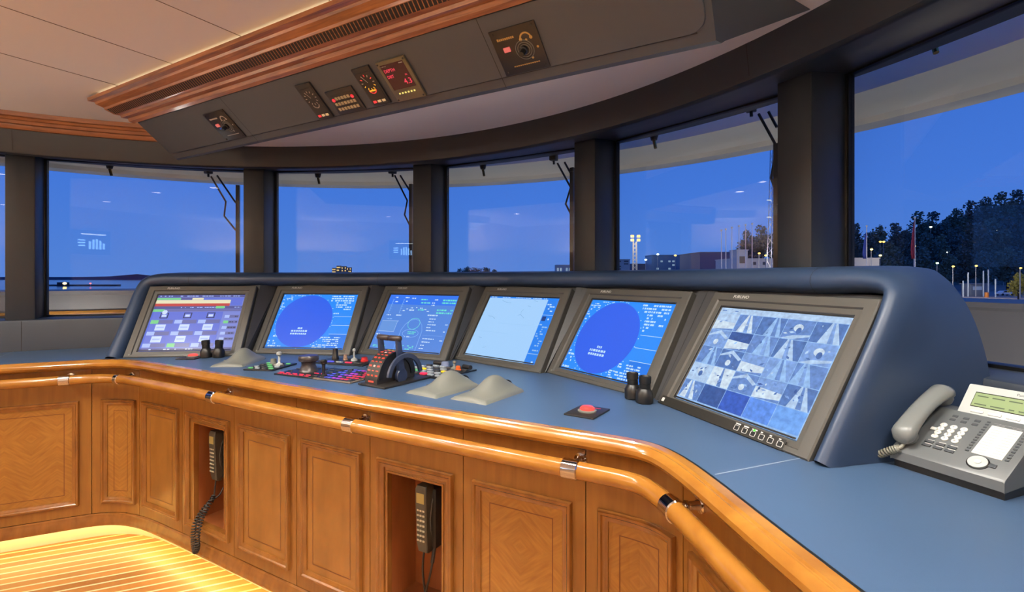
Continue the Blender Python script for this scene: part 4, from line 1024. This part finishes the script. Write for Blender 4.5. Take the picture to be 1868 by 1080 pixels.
# ------------------------------------------------------------------ cradle handsets in the two niches
def vhf(s, label, coiled):
    q = q_of(s); p, n = edge(q, -.168); root = thing('radio_handset', (*p, z(-1.115)), label, 'handset', (0,0,atan2(n[0], -n[1])), 'radio handsets in the cabinet niches')
    # local: x along the face, -y out of the niche, z up
    mh = mat('handset_olive',(72,68,58),.4); mk = mat('handset_black',(34,31,29),.45)
    b = MB(); b.box((.012,-.034,.135),(.064,.062,.245),bev=.010); b.build('cradle', mk, root, 40)
    body = []
    for h, w, y0, y1 in ((.0,.019,-.080,-.060),(.008,.024,-.094,-.058),(.04,.027,-.100,-.060),(.14,.027,-.104,-.066),(.20,.028,-.108,-.062),(.262,.028,-.108,-.054),(.275,.024,-.102,-.058)):
        body.append([(-w,y0+.004,h),(-w+.004,y0,h),(w-.004,y0,h),(w,y0+.004,h),(w,y1-.004,h),(w-.004,y1,h),(-w+.004,y1,h),(-w,y1-.004,h)])
    b = MB(); b.loft(body); hb = b.build('handset_body', mh, root, 40)
    b = MB(); b.box((0,-.1085,.228),(.038,.002,.040)); b.build('display', mat('handset_lcd',(158,140,84),.4,emit=(120,100,50),es=.3), hb)
    for r in range(7):
        b = MB()
        for c in range(3): b.box((-.014+.014*c,-.1035-.0006*r*0-.0025,.178-.020*r),(.010,.003,.0075),bev=.0008)
        b.build('key_row', mat('handset_keys',(196,186,160),.5), hb)
    b = MB(); b.tube([(.022,-.05,.03),(.024,-.062,.05),(.026,-.075,.09),(.0275,-.08,.14),(.029,-.07,.2),(.029,-.055,.24)], .0022, 6); b.build('hook_wire', m_steelgrey, root)
    mc = mat('cord_black',(42,38,34),.5)
    if coiled:
        b = MB(); b.tube(catmull([Vector((0,-.085,.004)),Vector((.004,-.092,-.04)),Vector((.010,-.10,-.08))], 8), .004, 8); b.build('cord', mc, root)
        b = MB(); b.tube(catmull([Vector((.028,-.06,-.04)),Vector((.03,-.08,-.07)),Vector((.016,-.11,-.092))], 8), .0035, 8); b.build('cord', mc, root)
        coil([Vector(q) for q in ((.010,-.10,-.075),(.030,-.15,-.12),(.055,-.195,-.160),(.068,-.218,-.225),(.066,-.218,-.285),(.048,-.218,-.312),(.030,-.216,-.285),(.024,-.216,-.235),(.024,-.205,-.172),(.016,-.16,-.125),(.016,-.11,-.09))], .0105, 46, .0036, 'coiled_cord', mc, root, 9, (1,.3,.1))
    else:
        b = MB(); b.tube(catmull([Vector((0,-.085,.004)),Vector((-.004,-.088,-.06)),Vector((.0,-.085,-.13)),Vector((.005,-.08,-.17))], 8), .0045, 8); b.build('cord', mc, root)
        b = MB(); b.tube(catmull([Vector((.03,-.055,.02)),Vector((.032,-.07,-.03)),Vector((.028,-.08,-.08)),Vector((.012,-.082,-.14)),Vector((.005,-.08,-.17))], 8), [.008]*10+[.0045]*23, 8); b.build('cord', mc, root)
        b = MB(); b.tube([(.005,-.08,-.165),(.005,-.075,-.2),(.005,-.06,-.23)], .006, 8); b.build('cord', mc, root)
vhf(3.228, 'radio handset with coiled cord hanging out of the left cabinet niche', True)
vhf(4.682, 'radio handset with lit display and two smooth cords in the right cabinet niche', False)
# ------------------------------------------------------------------ wipers and nozzles outside the glass
def onring(px, py, Rr):
    d = Vector(toship((px-CX)/FPX, 1))-Vector(CAMP); o = Vector(CAMP)-Vector((0,-2.0))
    a = d.dot(d); b_ = 2*o.dot(d); c = o.dot(o)-Rr*Rr; t = (-b_+math.sqrt(b_*b_-4*a*c))/2/a
    p = Vector(CAMP)+d*t; return Vector((p.x, p.y, EYE+(YH-py)/FPX*t))
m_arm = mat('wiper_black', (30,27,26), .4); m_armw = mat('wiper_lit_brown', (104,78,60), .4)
for px, py, nm in ((200,308,'the leftmost wide window'),(580,324,'the second window from the left'),(881,309,'the middle window'),(1193,256,'the window left of the big right pillar'),(1702,75,'the big right-hand window')):
    p = onring(px, py, 3.46)
    t = thing('washer_nozzle', p, 'small black and brass washer nozzle above '+nm, 'washer nozzle', (0,0,-math.atan2(p.x, p.y+2)), 'window washer nozzles')
    b = MB(); b.lathe([(.014,z(.903)-p.z),(.014,.055),(.025,.05),(.025,.025),(.018,.0),(.0001,.0)], 12); b.build('body', m_arm, t)
    b = MB(); b.tube([(0,0,0),(.005,.0,-.022),(.013,-.005,-.050)], .010, 8); b.build('jet', mat('brass',(170,140,84),.25,1.), t)
for blade, pts1, pts2, piv, lab in (
    ((434,338,434,500), [(385,322),(412,368),(409,394),(430,420)], [(396,320),(430,370)], (380,316), 'wiper of the leftmost wide window, arms bent to its right side'),
    ((750,336,752,500), [(720,320),(743,366),(738,392),(752,420)], [(730,320),(750,352)], (716,316), 'wiper of the second window, half hidden behind its right pillar'),
    ((1044,306,1046,495), [(1017,298),(1041,342),(1032,372),(1044,396)], [(1030,296),(1044,322)], (1010,292), 'wiper of the middle window, beside its right pillar'),
    ((1418,262,1418,490), [(1384,208),(1417,268),(1407,325),(1416,350)], [(1402,204),(1417,232)], (1370,202), 'wiper beside the big right pillar, in the window left of it')):
    o = onring(*piv, 3.44); t = thing('window_wiper', o, lab, 'wiper', group='window wipers')
    L = lambda a: onring(a[0], a[1], 3.44)-o
    b = MB(); p0 = onring(blade[0], blade[1], 3.415)-o; p1 = onring(blade[2], blade[3], 3.415)-o; p1 = Vector((p0.x, p0.y, p1.z))
    w = .013; d = Vector((p0.x+o.x, p0.y+o.y+2, 0)).normalized(); sd = Vector((d.y,-d.x,0))
    b.loft([[p+sd*w+d*w, p-sd*w+d*w, p-sd*w-d*w, p+sd*w-d*w] for p in (p0, p0.lerp(p1,.5), p1)]); b.build('blade', m_arm, t, 0)
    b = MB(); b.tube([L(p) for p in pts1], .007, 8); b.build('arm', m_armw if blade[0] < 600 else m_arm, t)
    b = MB(); b.tube([L(p) for p in pts2], .007, 8); b.build('arm', m_arm, t)
    b = MB(); b.box((0,0,.04),(.05,.05,.09),bev=.006); b.tube([(0,0,.0),(.002,0,-.03)], .008, 8); b.build('motor_box', m_arm, t)
# ------------------------------------------------------------------ the ship outside
b = MB(); arc_sweep(b, angs(-112,112,2), [(3.38,.905),(3.58,.905),(3.68,.90),(3.73,.875),(3.745,.845),(3.86,.838),(3.885,.85),(3.89,.90),(3.89,1.2),(3.38,1.2)], c=(.195,-1.603))
struct(b.build('roof_overhang', m_white))
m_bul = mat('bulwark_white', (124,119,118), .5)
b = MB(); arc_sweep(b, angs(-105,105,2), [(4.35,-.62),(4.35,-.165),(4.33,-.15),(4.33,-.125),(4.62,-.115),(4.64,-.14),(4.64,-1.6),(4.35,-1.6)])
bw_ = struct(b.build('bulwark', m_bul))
b = MB(); arc_sweep(b, angs(-105,0,2), [(4.348,-.300),(4.318,-.300),(4.312,-.318),(4.318,-.338),(4.348,-.338)]); b.build('rubbing_strake', m_wood, bw_, 30)
b = MB(); arc_sweep(b, angs(-105,105,3), [(3.41,-.62),(4.36,-.62),(4.36,-.68),(3.41,-.68)]); struct(b.build('side_deck', mat('deck_grey_blue',(70,82,110),.5)))
# ------------------------------------------------------------------ the harbour
b = MB(); b.disc(0,0,2500,2500,z(-8.5),n=64); struct(b.build('harbour_water', mat('dusk_water',(22,34,58),.12,bump=(.6,.5))))
QZ = z(-5.6)
b = MB(); b.prism([far(1060,140)]+[far(1300,95)]+[far(1700,78)]+[far(2300,60)]+[far(2600,420)]+[far(1400,700)]+[far(1030,700)], QZ-3, QZ); struct(b.build('quay_ground', mat('quay_asphalt',(120,116,118),.8)))
m_tree = [mat('tree_dark_%d' % k, c, .9, noise=(1.2,.35,(1,1,1))) for k, c in enumerate(((70,96,100),(80,106,104),(88,110,98)))]
m_trunk = mat('tree_bark', (50,44,42), .9)
m_concrete = mat('pale_concrete', (188,186,184), .7); m_shed = mat('warehouse_grey', (96,106,128), .7); m_glassb = mat('terminal_glazing', (84,112,150), .3)
m_lit = glow('lit_window', (236,226,190), .9); m_amberl = glow('amber_lamp', (255,206,96), 3.5); m_whitel = glow('white_lamp', (240,255,244), 3.5); m_steel = mat('galvanised_steel', (150,154,162), .5)
def building(px0, px1, ytop, D, dep, label, m, cols=0, rows=0, lit=.6, litm=None, base=None, ywin=None):
    a, c = far(px0, D), far(px1, D); w = hypot(c[0]-a[0], c[1]-a[1]); h = hgt(ytop, D)-(QZ if base is None else base); zb = QZ if base is None else base
    t = thing('building', ((a[0]+c[0])/2, (a[1]+c[1])/2, zb), label, 'building', (0,0,YAW))
    b = MB(); b.box((0,dep/2,h/2),(w,dep,h)); b.box((0,dep/2,h+.15),(w+.4,dep+.4,.3)); b.build('walls', m, t, 0)
    rnd = random.Random(int(px0))
    for r in range(rows):
        for c_ in range(cols):
            if rnd.random() > lit: continue
            b = MB(); x = -w/2+w*(c_+.5)/cols; hz = h-h*(r+.6)/max(rows,1)*(1 if ywin is None else ywin)
            b.box((x,-.03,hz),(w/cols*.6,.08,h/max(rows,1)*.45*(1 if ywin is None else ywin))); b.build('window', litm or m_lit, t, 0)
    return t
building(1122,1149,474,230,14,'low pale office block with dark window bands at the foot of the floodlight mast',m_concrete,2,4,.9,mat('dark_window',(40,52,70),.3),ywin=.35)
building(1152,1186,482,262,8,'low dark shed right of the floodlight mast',m_shed,3,1,.6)
building(1189,1275,466,245,12,'long blue glazed terminal building on the quay',m_glassb,12,4,.35,glow('cool_window',(150,176,205),.7),ywin=.45)
building(1277,1338,461,200,24,'plain grey warehouse left of the flagpoles',m_shed)
building(1337,1416,473,165,14,'white low quay building behind the flagpoles',mat('white_render',(214,210,200),.6),9,2,.5,mat('dark_window',(40,52,70),.3),ywin=.4)
building(1344,1364,457,157,5,'white square block with dark window on the low quay building',mat('white_render',(214,210,200),.6),1,1,1,mat('dark_window',(40,52,70),.3),ywin=.35)
building(1552,1604,472,150,14,'white ribbed shed at the foot of the flags in the right window',mat('white_render',(214,210,200),.6))
building(1824,1852,436,420,14,'dim apartment block on the wooded hill in the right window',mat('dim_block',(70,88,112),.8),4,5,.8,glow('dim_window',(96,120,150),.6),base=QZ+2)
building(1015,1042,484,330,12,'small white quay building left of the third pillar from the right',m_concrete,5,2,.9,glow('cool_window',(150,176,205),.7),base=z(-8),ywin=.6)
for k, (a, c, y, tone) in enumerate(((605,613,489,'shortest'),(613,622,485,'second'),(622,632,486,'third'),(632,641,488,'rightmost'))):
    building(a+.8,c-.8,y,900+25*k,6,'%s of the four distant lit apartment towers in the second window' % tone,mat('tower_tan',(150,130,110),.8),3,4,.8,glow('tower_window',((255,214,120),(240,200,190),(250,240,190),(255,206,70))[k],1.2),base=z(-9),ywin=.7)
t = thing('building', (*far(1778,146), QZ), 'grey gatehouse booth at the car park entrance', 'building', (0,0,YAW))
b = MB(); b.box((0,0,1.7),(5.2,3,3.4),bev=.1); b.box((0,0,3.5),(5.8,3.6,.25)); b.build('walls', mat('booth_grey',(110,120,132),.6), t)
b = MB(); b.box((-.6,-1.52,2.3),(2.6,.08,1.0)); b.build('window', mat('booth_window',(170,190,205),.3), t)
# floodlight mast
t = thing('floodlight_mast', (*far(1158,240), QZ), 'white floodlight mast with four glowing amber lamps on the quay', 'floodlight', (0,0,YAW)); H = hgt(441,240)-QZ
b = MB()
for sx in (-1,1):
    for sy in (-1,1): b.tube([(sx*1.0,sy*1.0,0),(sx*.7,sy*.7,H)], .16, 6)
for k in range(12): b.tube([(-.9,-.9,H*k/12),(.9,-.9,H*(k+1)/12)], .1, 5); b.tube([(.9,.9,H*k/12),(-.9,.9,H*(k+1)/12)], .1, 5)
b.build('lattice', mat('mast_white',(220,214,200),.6), t)
for k in range(4):
    b = MB(); b.box((-1.5+1.0*(k % 2)*3, -1.2, H+.7+1.8*(k//2)),(1.5,.5,1.1),bev=.1); b.build('lamp', m_amberl, t)
L = bpy.data.lights.new('floodlight', 'POINT'); L.energy = 7000; L.color = (1,.88,.62); L.shadow_soft_size = .8
lo = bpy.data.objects.new('floodlight_lamp', L); COL.objects.link(lo); q = far(1158,230); lo.location = (*q, hgt(436,236))
# lattice tower beside the pillar
D = 120; t = thing('lattice_tower', (*far(1411,D), QZ), 'white steel lattice tower with two lamp arms beside the big right pillar', 'tower', (0,0,YAW)); H = hgt(262,D)-QZ
m_lt = mat('tower_white', (190,196,206), .5)
b = MB(); w0, w1 = 1.15, .45; n = 20
def lw(f): return w0+(w1-w0)*f
for sx in (-1,1):
    for sy in (-1,1): b.tube([(sx*w0,sy*w0,0),(sx*w1,sy*w1,H)], .09, 5)
for k in range(n):
    f0, f1 = k/n, (k+1)/n; s = 1 if k % 2 else -1
    for y in (-1,1): b.tube([(s*lw(f0),y*lw(f0),H*f0),(-s*lw(f1),y*lw(f1),H*f1)], .06, 4)
    for x in (-1,1): b.tube([(x*lw(f0),s*lw(f0),H*f0),(x*lw(f1),-s*lw(f1),H*f1)], .06, 4)
b.build('lattice', m_lt, t)
for py in (366, 397):
    b = MB(); h = hgt(py,D)-QZ; b.tube([(-.6,-.6,h-.3),(-1.2,-.8,h)], .06, 5); b.box((-1.5,-.8,h),(.9,.35,.2),bev=.05); b.build('lamp_arm', mat('lamp_arm_pale',(225,228,220),.4,emit=(230,235,220),es=.8), t)
# flagpoles
for k, (px, py) in enumerate(((1316,421),(1324,419),(1335,416),(1348,413),(1360,411),(1372,409))):
    D = 140+k; t = thing('flagpole', (*far(px,D), QZ), '%s of the six bare white flagpoles in front of the white quay building' % ('leftmost','second from left','third from left','third from right','second from right','rightmost')[k], 'flagpole', group='bare flagpoles on the quay')
    H = hgt(py,D)-QZ; b = MB(); b.tube([(0,0,0),(0,0,H)], [.16,.09], 8); b.build('pole', m_lt, t); b = MB(); b.sphere((0,0,H+.1), .28); b.build('finial', m_white, t)
for px, py, col, lab, ft in ((1581,413,(40,64,150),'white flagpole with a hanging blue flag in the right window',424),(1669,398,(150,52,70),'tall white flagpole with a hanging red flag in the right window',402)):
    D = 130; t = thing('flagpole', (*far(px,D), QZ), lab, 'flagpole', (0,0,YAW)); H = hgt(py,D)-QZ
    b = MB(); b.tube([(0,0,0),(0,0,H)], [.16,.10], 8); b.build('pole', m_lt, t); b = MB(); b.sphere((0,0,H+.1), .24); b.build('finial', m_white, t)
    z1, z0 = hgt(ft,D)-QZ, hgt(472,D)-QZ; rr = []
    for j in range(9):
        f = j/8; w = (.15+1.0*f**.8)*(1 if f < .8 else 1-.5*(f-.8)*5*.6)
        rr.append([(-.08-w*i/8+.0, .25*sin(i*1.7+f*2)*f, z1+(z0-z1)*f) for i in range(9)])
    b = MB(); b.loft(rr, False, False); fl = b.build('flag', mat('flag_%d' % col[0], col, .8), t, 80)
    md = fl.modifiers.new('thickness', 'SOLIDIFY'); md.thickness = .03
# trees: each with its own crown of leaf clumps
def tree(px, py, D, rad, k, label, base=None, mt=None):
    zb = QZ if base is None else base; H = hgt(py,D)-zb
    t = thing('tree', (*far(px,D), zb), label, 'tree', (0,0,k*.7), 'trees on the harbour hillside')
    rnd = random.Random(900+k); bm = bmesh.new(); n = 1500
    lobes = [(rnd.uniform(-.5,.5)*rad, rnd.uniform(-.5,.5)*rad, H*rnd.uniform(.28,.78), rad*rnd.uniform(.4,.65)) for _ in range(12)]+[(0,0,H-rad*.42,rad*.42)]
    for q in range(n):
        lx, ly, lz, lr = rnd.choice(lobes); th, u = rnd.uniform(0, 2*pi), rnd.uniform(-1, 1); rr = lr*(rnd.random()**.4)
        c = Vector((lx+rr*math.sqrt(1-u*u)*cos(th), ly+rr*math.sqrt(1-u*u)*sin(th), max(.4, min(H, lz+rr*u*1.15))))
        s = rad*rnd.uniform(.06,.13); ax = Vector((rnd.uniform(-1,1),rnd.uniform(-1,1),rnd.uniform(-1,1))).normalized(); e1 = ax.orthogonal().normalized()*s; e2 = ax.cross(e1)
        bm.faces.new([bm.verts.new(c+e1), bm.verts.new(c+e2), bm.verts.new(c-e1), bm.verts.new(c-e2*.7)])
    me = bpy.data.meshes.new('crown'); bm.to_mesh(me); bm.free(); me.materials.append(mt or m_tree[k % 3]); o = bpy.data.objects.new('crown', me); COL.objects.link(o); o.parent = t
    b = MB(); b.tube([(0,0,0),(.2,.1,H*.4),(0,.2,H*.85)], [rad*.09,rad*.06,rad*.02], 7)
    for j in range(5):
        a = rnd.uniform(0,2*pi); b.tube([(0,0,H*(.3+.08*j)),(cos(a)*rad*.6,sin(a)*rad*.6,H*(.55+.07*j))], [rad*.035,rad*.012], 5)
    b.build('trunk', m_trunk, t)
ORD = ['first','second','third','fourth','fifth','sixth','seventh','eighth','ninth','tenth','eleventh','twelfth','thirteenth','fourteenth','fifteenth','sixteenth']
k = 0
for row, side in (([(1362,420,255,6),(1388,411,262,7),(1412,424,268,6)], 'dark tree behind the white quay building, %s from the left'),
    ([(1560,408,270,6),(1584,424,276,5),(1606,410,282,6),(1632,407,288,6.5),(1654,420,294,5),(1674,386,300,7.5),(1702,387,306,7.5),(1726,400,300,6),(1746,380,312,7),(1770,366,318,8),(1797,360,324,8),(1826,351,330,9),(1857,346,336,9),(1890,350,340,9)], 'skyline tree against the dusk sky in the right window, %s from the left'),
    ([(1622,440,232,5),(1650,436,238,5.5),(1690,424,244,6),(1716,428,250,6),(1744,414,256,7),(1776,404,262,7.5),(1808,398,268,8),(1842,392,274,8.5),(1880,390,280,9)], 'tree on the slope below the skyline, right window, %s from left'),
    ([(1610,462,196,4),(1640,460,200,4.5),(1686,452,204,5),(1722,456,208,4.5),(1756,450,212,5.5),(1796,458,206,5),(1838,452,210,5.5),(1876,456,204,5.5)], 'low tree at the foot of the slope, right window, %s from left')):
    for j, (px, py, D, r) in enumerate(row):
        tree(px, py, D, r, k, side % ORD[j], base=max(QZ, hgt(py,D)-r*3.9)); k += 1
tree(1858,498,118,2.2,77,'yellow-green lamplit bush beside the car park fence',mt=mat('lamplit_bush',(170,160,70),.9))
b = MB(); hl = []
for px, py in ((1540,452),(1600,446),(1650,440),(1700,416),(1760,396),(1830,378),(1900,374),(1990,400)): hl.append((px, py))
pts0 = [(*far(p[0],330), QZ) for p in hl]; pts1 = [(*far(p[0],345), hgt(p[1],345)) for p in hl]; pts2 = [(*far(p[0],420), hgt(p[1]-4,420)) for p in hl]; pts3 = [(*far(p[0],500), QZ) for p in hl]
b.loft([pts0, pts1, pts2, pts3], False, False); struct(b.build('wooded_hill', m_tree[0]))
b = MB(); pts = []
for k in range(61):
    px = -400+k*50; pts.append((px, 505.5-random.random()*3-(5 if 815 < px < 930 else 0)-(3 if 200 < px < 300 else 0)))
b.loft([[(*far(p[0],1400), z(-9)) for p in pts], [(*far(p[0],1420), hgt(p[1],1420)) for p in pts], [(*far(p[0],1600), z(-9)) for p in pts]], False, False); struct(b.build('far_shore', mat('far_shore_blue',(34,52,80),.9)))
for k, (px, py, r) in enumerate(((838,490,7),(853,486,6),(868,489,8),(886,488,8),(902,491,6))):
    tree(px, py, 560, r, 40+k, 'distant dark shore tree in the middle window, %s from the left' % ORD[k], base=z(-8.5))
# pier with a lamp
t = thing('pier', (*far(160,470), z(-8.5)), 'low dark pier on the water in the leftmost wide window', 'pier', (0,0,YAW))
b = MB(); b.box((-3,0,.6),(64,5,1.1)); b.box((-22,-1,2),(9,3,2.6)); b.build('deck', mat('pier_dark',(52,50,60),.8), t, 0)
def lamp(px, py, D, m, label, r=.3, base=None, power=0):
    zb = QZ if base is None else base; H = hgt(py,D)-zb
    t = thing('street_lamp', (*far(px,D), zb), label, 'lamp', (0,0,YAW), 'harbour lamps')
    b = MB(); b.tube([(0,.15,0),(0,.15,H)], [.12,.08], 6); b.build('pole', m_steel, t); b = MB(); b.sphere((0,0,H), (r*1.3,r,r*.8)); b.build('lamp_head', m, t)
    if power:
        L = bpy.data.lights.new('harbour_light', 'POINT'); L.energy = power; L.color = (1,.82,.55); L.shadow_soft_size = r*1.5
        lo = bpy.data.objects.new('harbour_lamp', L); COL.objects.link(lo); q = far(px, D-9); lo.location = (*q, zb+H-.3)
m_sodium = glow('sodium_lamp',(255,214,110),8)
lamp(118,517,440,m_sodium,'bright yellow lamp with glow on the pier in the leftmost window',1.2,base=z(-8.5)); lamp(165,517,430,glow('red_navigation',(255,90,80),4),'red navigation lamp on the pier',.6,base=z(-8.5))
lamp(16,522,300,glow('shore_lamp',(250,200,150),4),'lamp at the far left edge of the view',.4,base=z(-8.5))
for px, py, D, m, lab in ((1612,441,230,m_amberl,'amber lamp left of the red flag among the trees'),(1606,441,232,m_amberl,'amber lamp beside another amber lamp among the trees'),(1698,414,250,m_whitel,'white lamp high among the trees right of the red flag'),(1729,460,210,m_whitel,'white lamp low among the trees right of the red flag'),(1710,480,150,glow('green_white_lamp',(190,255,190),7),'greenish lamp above the starboard end of the console hood'),(1739,486,140,m_amberl,'amber street lamp left of the gatehouse'),(1781,485,140,m_amberl,'amber street lamp above the gatehouse'),(1831,441,300,m_whitel,'white lamp by the dim apartment block'),(1668,449,131,m_amberl,'amber lamp on the red flagpole'),(1606,466,170,m_sodium,'yellow lamp above the white ribbed shed'),(1819,420,330,m_whitel,'small white lamp on the hillside left of the apartment block'),(1794,408,340,m_whitel,'small white lamp highest on the hillside'),(1200,464,238,m_whitel,'white lamp on the left of the terminal roof'),(1232,466,238,m_amberl,'amber lamp on the middle of the terminal roof'),(1271,462,238,m_whitel,'white lamp on the right end of the terminal roof'),(1178,474,240,m_whitel,'white lamp over the low dark shed'),(1397,466,160,m_amberl,'amber lamp on the white quay building roof')):
    lamp(px, py, D, m, lab, .30*D/150, power={1739:3500,1781:3500}.get(px, 0))
lamp(1590,455,128,m_sodium,'yellow lamp in front of the white ribbed shed between the two flags',.25,power=3500); lamp(1385,462,132,m_amberl,'amber lamp on a pole in front of the white low quay building',.25,power=5000); lamp(1862,489,112,m_amberl,'amber lamp over the yellow-green bush',.2,power=2500)  # lamps added to light the shed, the quay building and the bush
# car park: car, posts
D = 150; t = thing('car', (*far(1833,D), QZ), 'white parked car beyond the car park posts', 'car', (0,0,YAW))
prof = [(-2.3,.35),(-2.3,.8),(-1.6,.95),(-.9,1.42),(.6,1.45),(1.4,.98),(2.2,.85),(2.3,.4)]
b = MB(); b.loft([[(x,y*(.9 if h > 1 else 1),h) for x, h in prof] for y in (-.85,.85)]); b.build('body', mat('car_white',(225,225,225),.3), t, 20)
b = MB(); b.loft([[(x,y,h) for x, h in ((-1.4,.98),(-.85,1.36),(.55,1.38),(1.2,.98))] for y in (-.87,-.84)]); b.build('side_window', m_black, t)
for x in (-1.4,1.4):
    for y in (-.78,.78): b = MB(); b.lathe([(.33,-.1),(.33,.1)], 16, Matrix.Translation((x,y,.33)) @ Matrix.Rotation(pi/2, 4, 'X')); b.build('wheel', m_black, t)
for k, (px, y1, D, lab) in enumerate(((1757,512,140,'first white car park post from the left'),(1766,497,141,'taller white post left of the gatehouse'),(1794,494,142,'tall pale blue post at the right of the gatehouse'),(1803,492,143,'tall brown-lit post right of the gatehouse'),(1816,509,138,'thick pale post between the gatehouse and the white car'))):
    b = MB(); H = hgt(y1,D)-QZ; b.lathe([(.16,0),(.16,H),(.0001,H+.05)], 8); o = b.build('post', mat('post_pale',(190,205,215),.5), None, 40, (*far(px,D), QZ)); tag(o, lab, 'post', 'car park posts')
b = MB(); b.lathe([(.5,0),(.45,1.3),(.0001,1.4)], 12); o = b.build('bollard', mat('orange_bollard',(196,120,50),.6), None, 40, (*far(1800,137), QZ)); tag(o, 'orange bollard in front of the gatehouse', 'bollard')
# ------------------------------------------------------------------ lamps of the room and added fill lamps
m_lens = glow('downlight_lens', (255,240,215), 14)
DL = [(.05,-.74),(.6,-.74),(1.15,-.74),(1.65,-.78),(-.45,-1.1),(-.95,-1.25),(-1.55,-1.45),(-1.0,-2.2),(.9,-2.4),(1.9,-2.2),(2.45,-.95),(-2.3,-2.7),(-.8,-3.6),(2.3,-3.3)]
for k, (u, v) in enumerate(DL):
    t = thing('ceiling_downlight', (u, v, z(CZ)), 'round recessed downlight in the ivory ceiling behind the viewer', 'ceiling light', group='ceiling downlights')
    b = MB(); b.lathe([(.046,-.004),(.058,-.006),(.063,-.001),(.063,.0)], 24, cap=False); b.build('trim_ring', m_chrome, t)
    b = MB(); b.lathe([(.0475,-.003),(.0001,-.0031)], 24, cap=False); b.build('lens', m_lens, t)
    L = bpy.data.lights.new('downlight', 'SPOT'); L.energy = (46,52,66,74,52,46,50,30,30,30,62,30,30,30)[k]; L.color = (1,.95,.86); L.spot_size = R_(140); L.spot_blend = .6; L.shadow_soft_size = .03
    lo = bpy.data.objects.new('downlight_lamp', L); COL.objects.link(lo); lo.location = (u, v, z(CZ)-.02)
for a in (-60,-30,-5,20,45):     # deck lights along the bulwark, shining up at the overhang
    L = bpy.data.lights.new('deck_light', 'POINT'); L.energy = 10; L.color = (1,.96,.88); L.shadow_soft_size = .06
    lo = bpy.data.objects.new('deck_lamp', L); COL.objects.link(lo); lo.location = (*pol(3.9, a), z(-.45))
for u, v, rz in ((-3.1,-2.9,0),(3.1,-2.9,0),(-1.9,-4.4,0),(1.7,-4.4,0)):      # unseen fill lamps added near the aft and side walls to brighten the ceiling
    L = bpy.data.lights.new('added_uplight', 'AREA'); L.energy = 80; L.color = (1,.95,.87); L.size = 1.2; L.size_y = .2; L.shape = 'RECTANGLE'
    lo = bpy.data.objects.new('added_uplight_lamp', L); COL.objects.link(lo); lo.location = (u, v, z(.45)); lo.rotation_euler = (pi, 0, pi/2 if abs(u) > 2 else 0)
# lit display on the aft wall: seen only as a reflection in the two port windows
t = thing('wall_display', (-.5,-4.585,z(.51)), 'small lit wall display with five pale bars, reflected in the port windows', 'display', (pi/2,0,pi))
b = MB(); b.box((0,0,.0),(.50,.36,.03),bev=.004); b.build('housing', m_blackplastic, t)
b = MB(); g = .0156; sg = -1
b.rect(-.22,-.15,.22,.15,g,0)
b.rect(-.19,.112,.13,.128,g+.001,1)
for k, hh in enumerate((.13,.16,.17,.145,.10)):
    x = sg*(-.02+.045*k); b.rect(x-.014,-.10,x+.014,-.10+hh*.9,g+.001,2)
for k in range(3): b.rect(min(-sg*.17,-sg*.08),-.06+.04*k,max(-sg*.17,-sg*.08),-.04+.04*k,g+.001,2)
b.build('screen', [glow('wall_display_dark',(8,12,20),1), glow('wall_display_bar',(220,235,225),13), glow('wall_display_blue',(150,200,255),13)], t, 0)
# ------------------------------------------------------------------ dusk sky
w = bpy.data.worlds.new('dusk'); SC.world = w; w.use_nodes = True; nt = w.node_tree; bg = nt.nodes['Background']
tc = nt.nodes.new('ShaderNodeTexCoord'); sx = nt.nodes.new('ShaderNodeSeparateXYZ'); nt.links.new(tc.outputs['Generated'], sx.inputs[0])
r = nt.nodes.new('ShaderNodeValToRGB'); nt.links.new(sx.outputs[2], r.inputs[0])
r.color_ramp.elements[0].position = 0.0; r.color_ramp.elements[0].color = lin((78,122,200))+(1,)
r.color_ramp.elements[1].position = .5; r.color_ramp.elements[1].color = lin((44,92,186))+(1,)
e = r.color_ramp.elements.new(.15); e.color = lin((64,112,202))+(1,)
nt.links.new(r.outputs[0], bg.inputs[0]); bg.inputs[1].default_value = 1.25
vs = SC.view_settings; SC.display_settings.display_device = 'sRGB'
vs.view_transform = 'Standard'; vs.look = 'None'; vs.exposure = 0.0; vs.gamma = 1.0; vs.use_curve_mapping = False
SC.cycles.use_denoising = True; SC.cycles.max_bounces = 8; SC.cycles.transparent_max_bounces = 16
SC.cycles.sample_clamp_indirect = 6.0
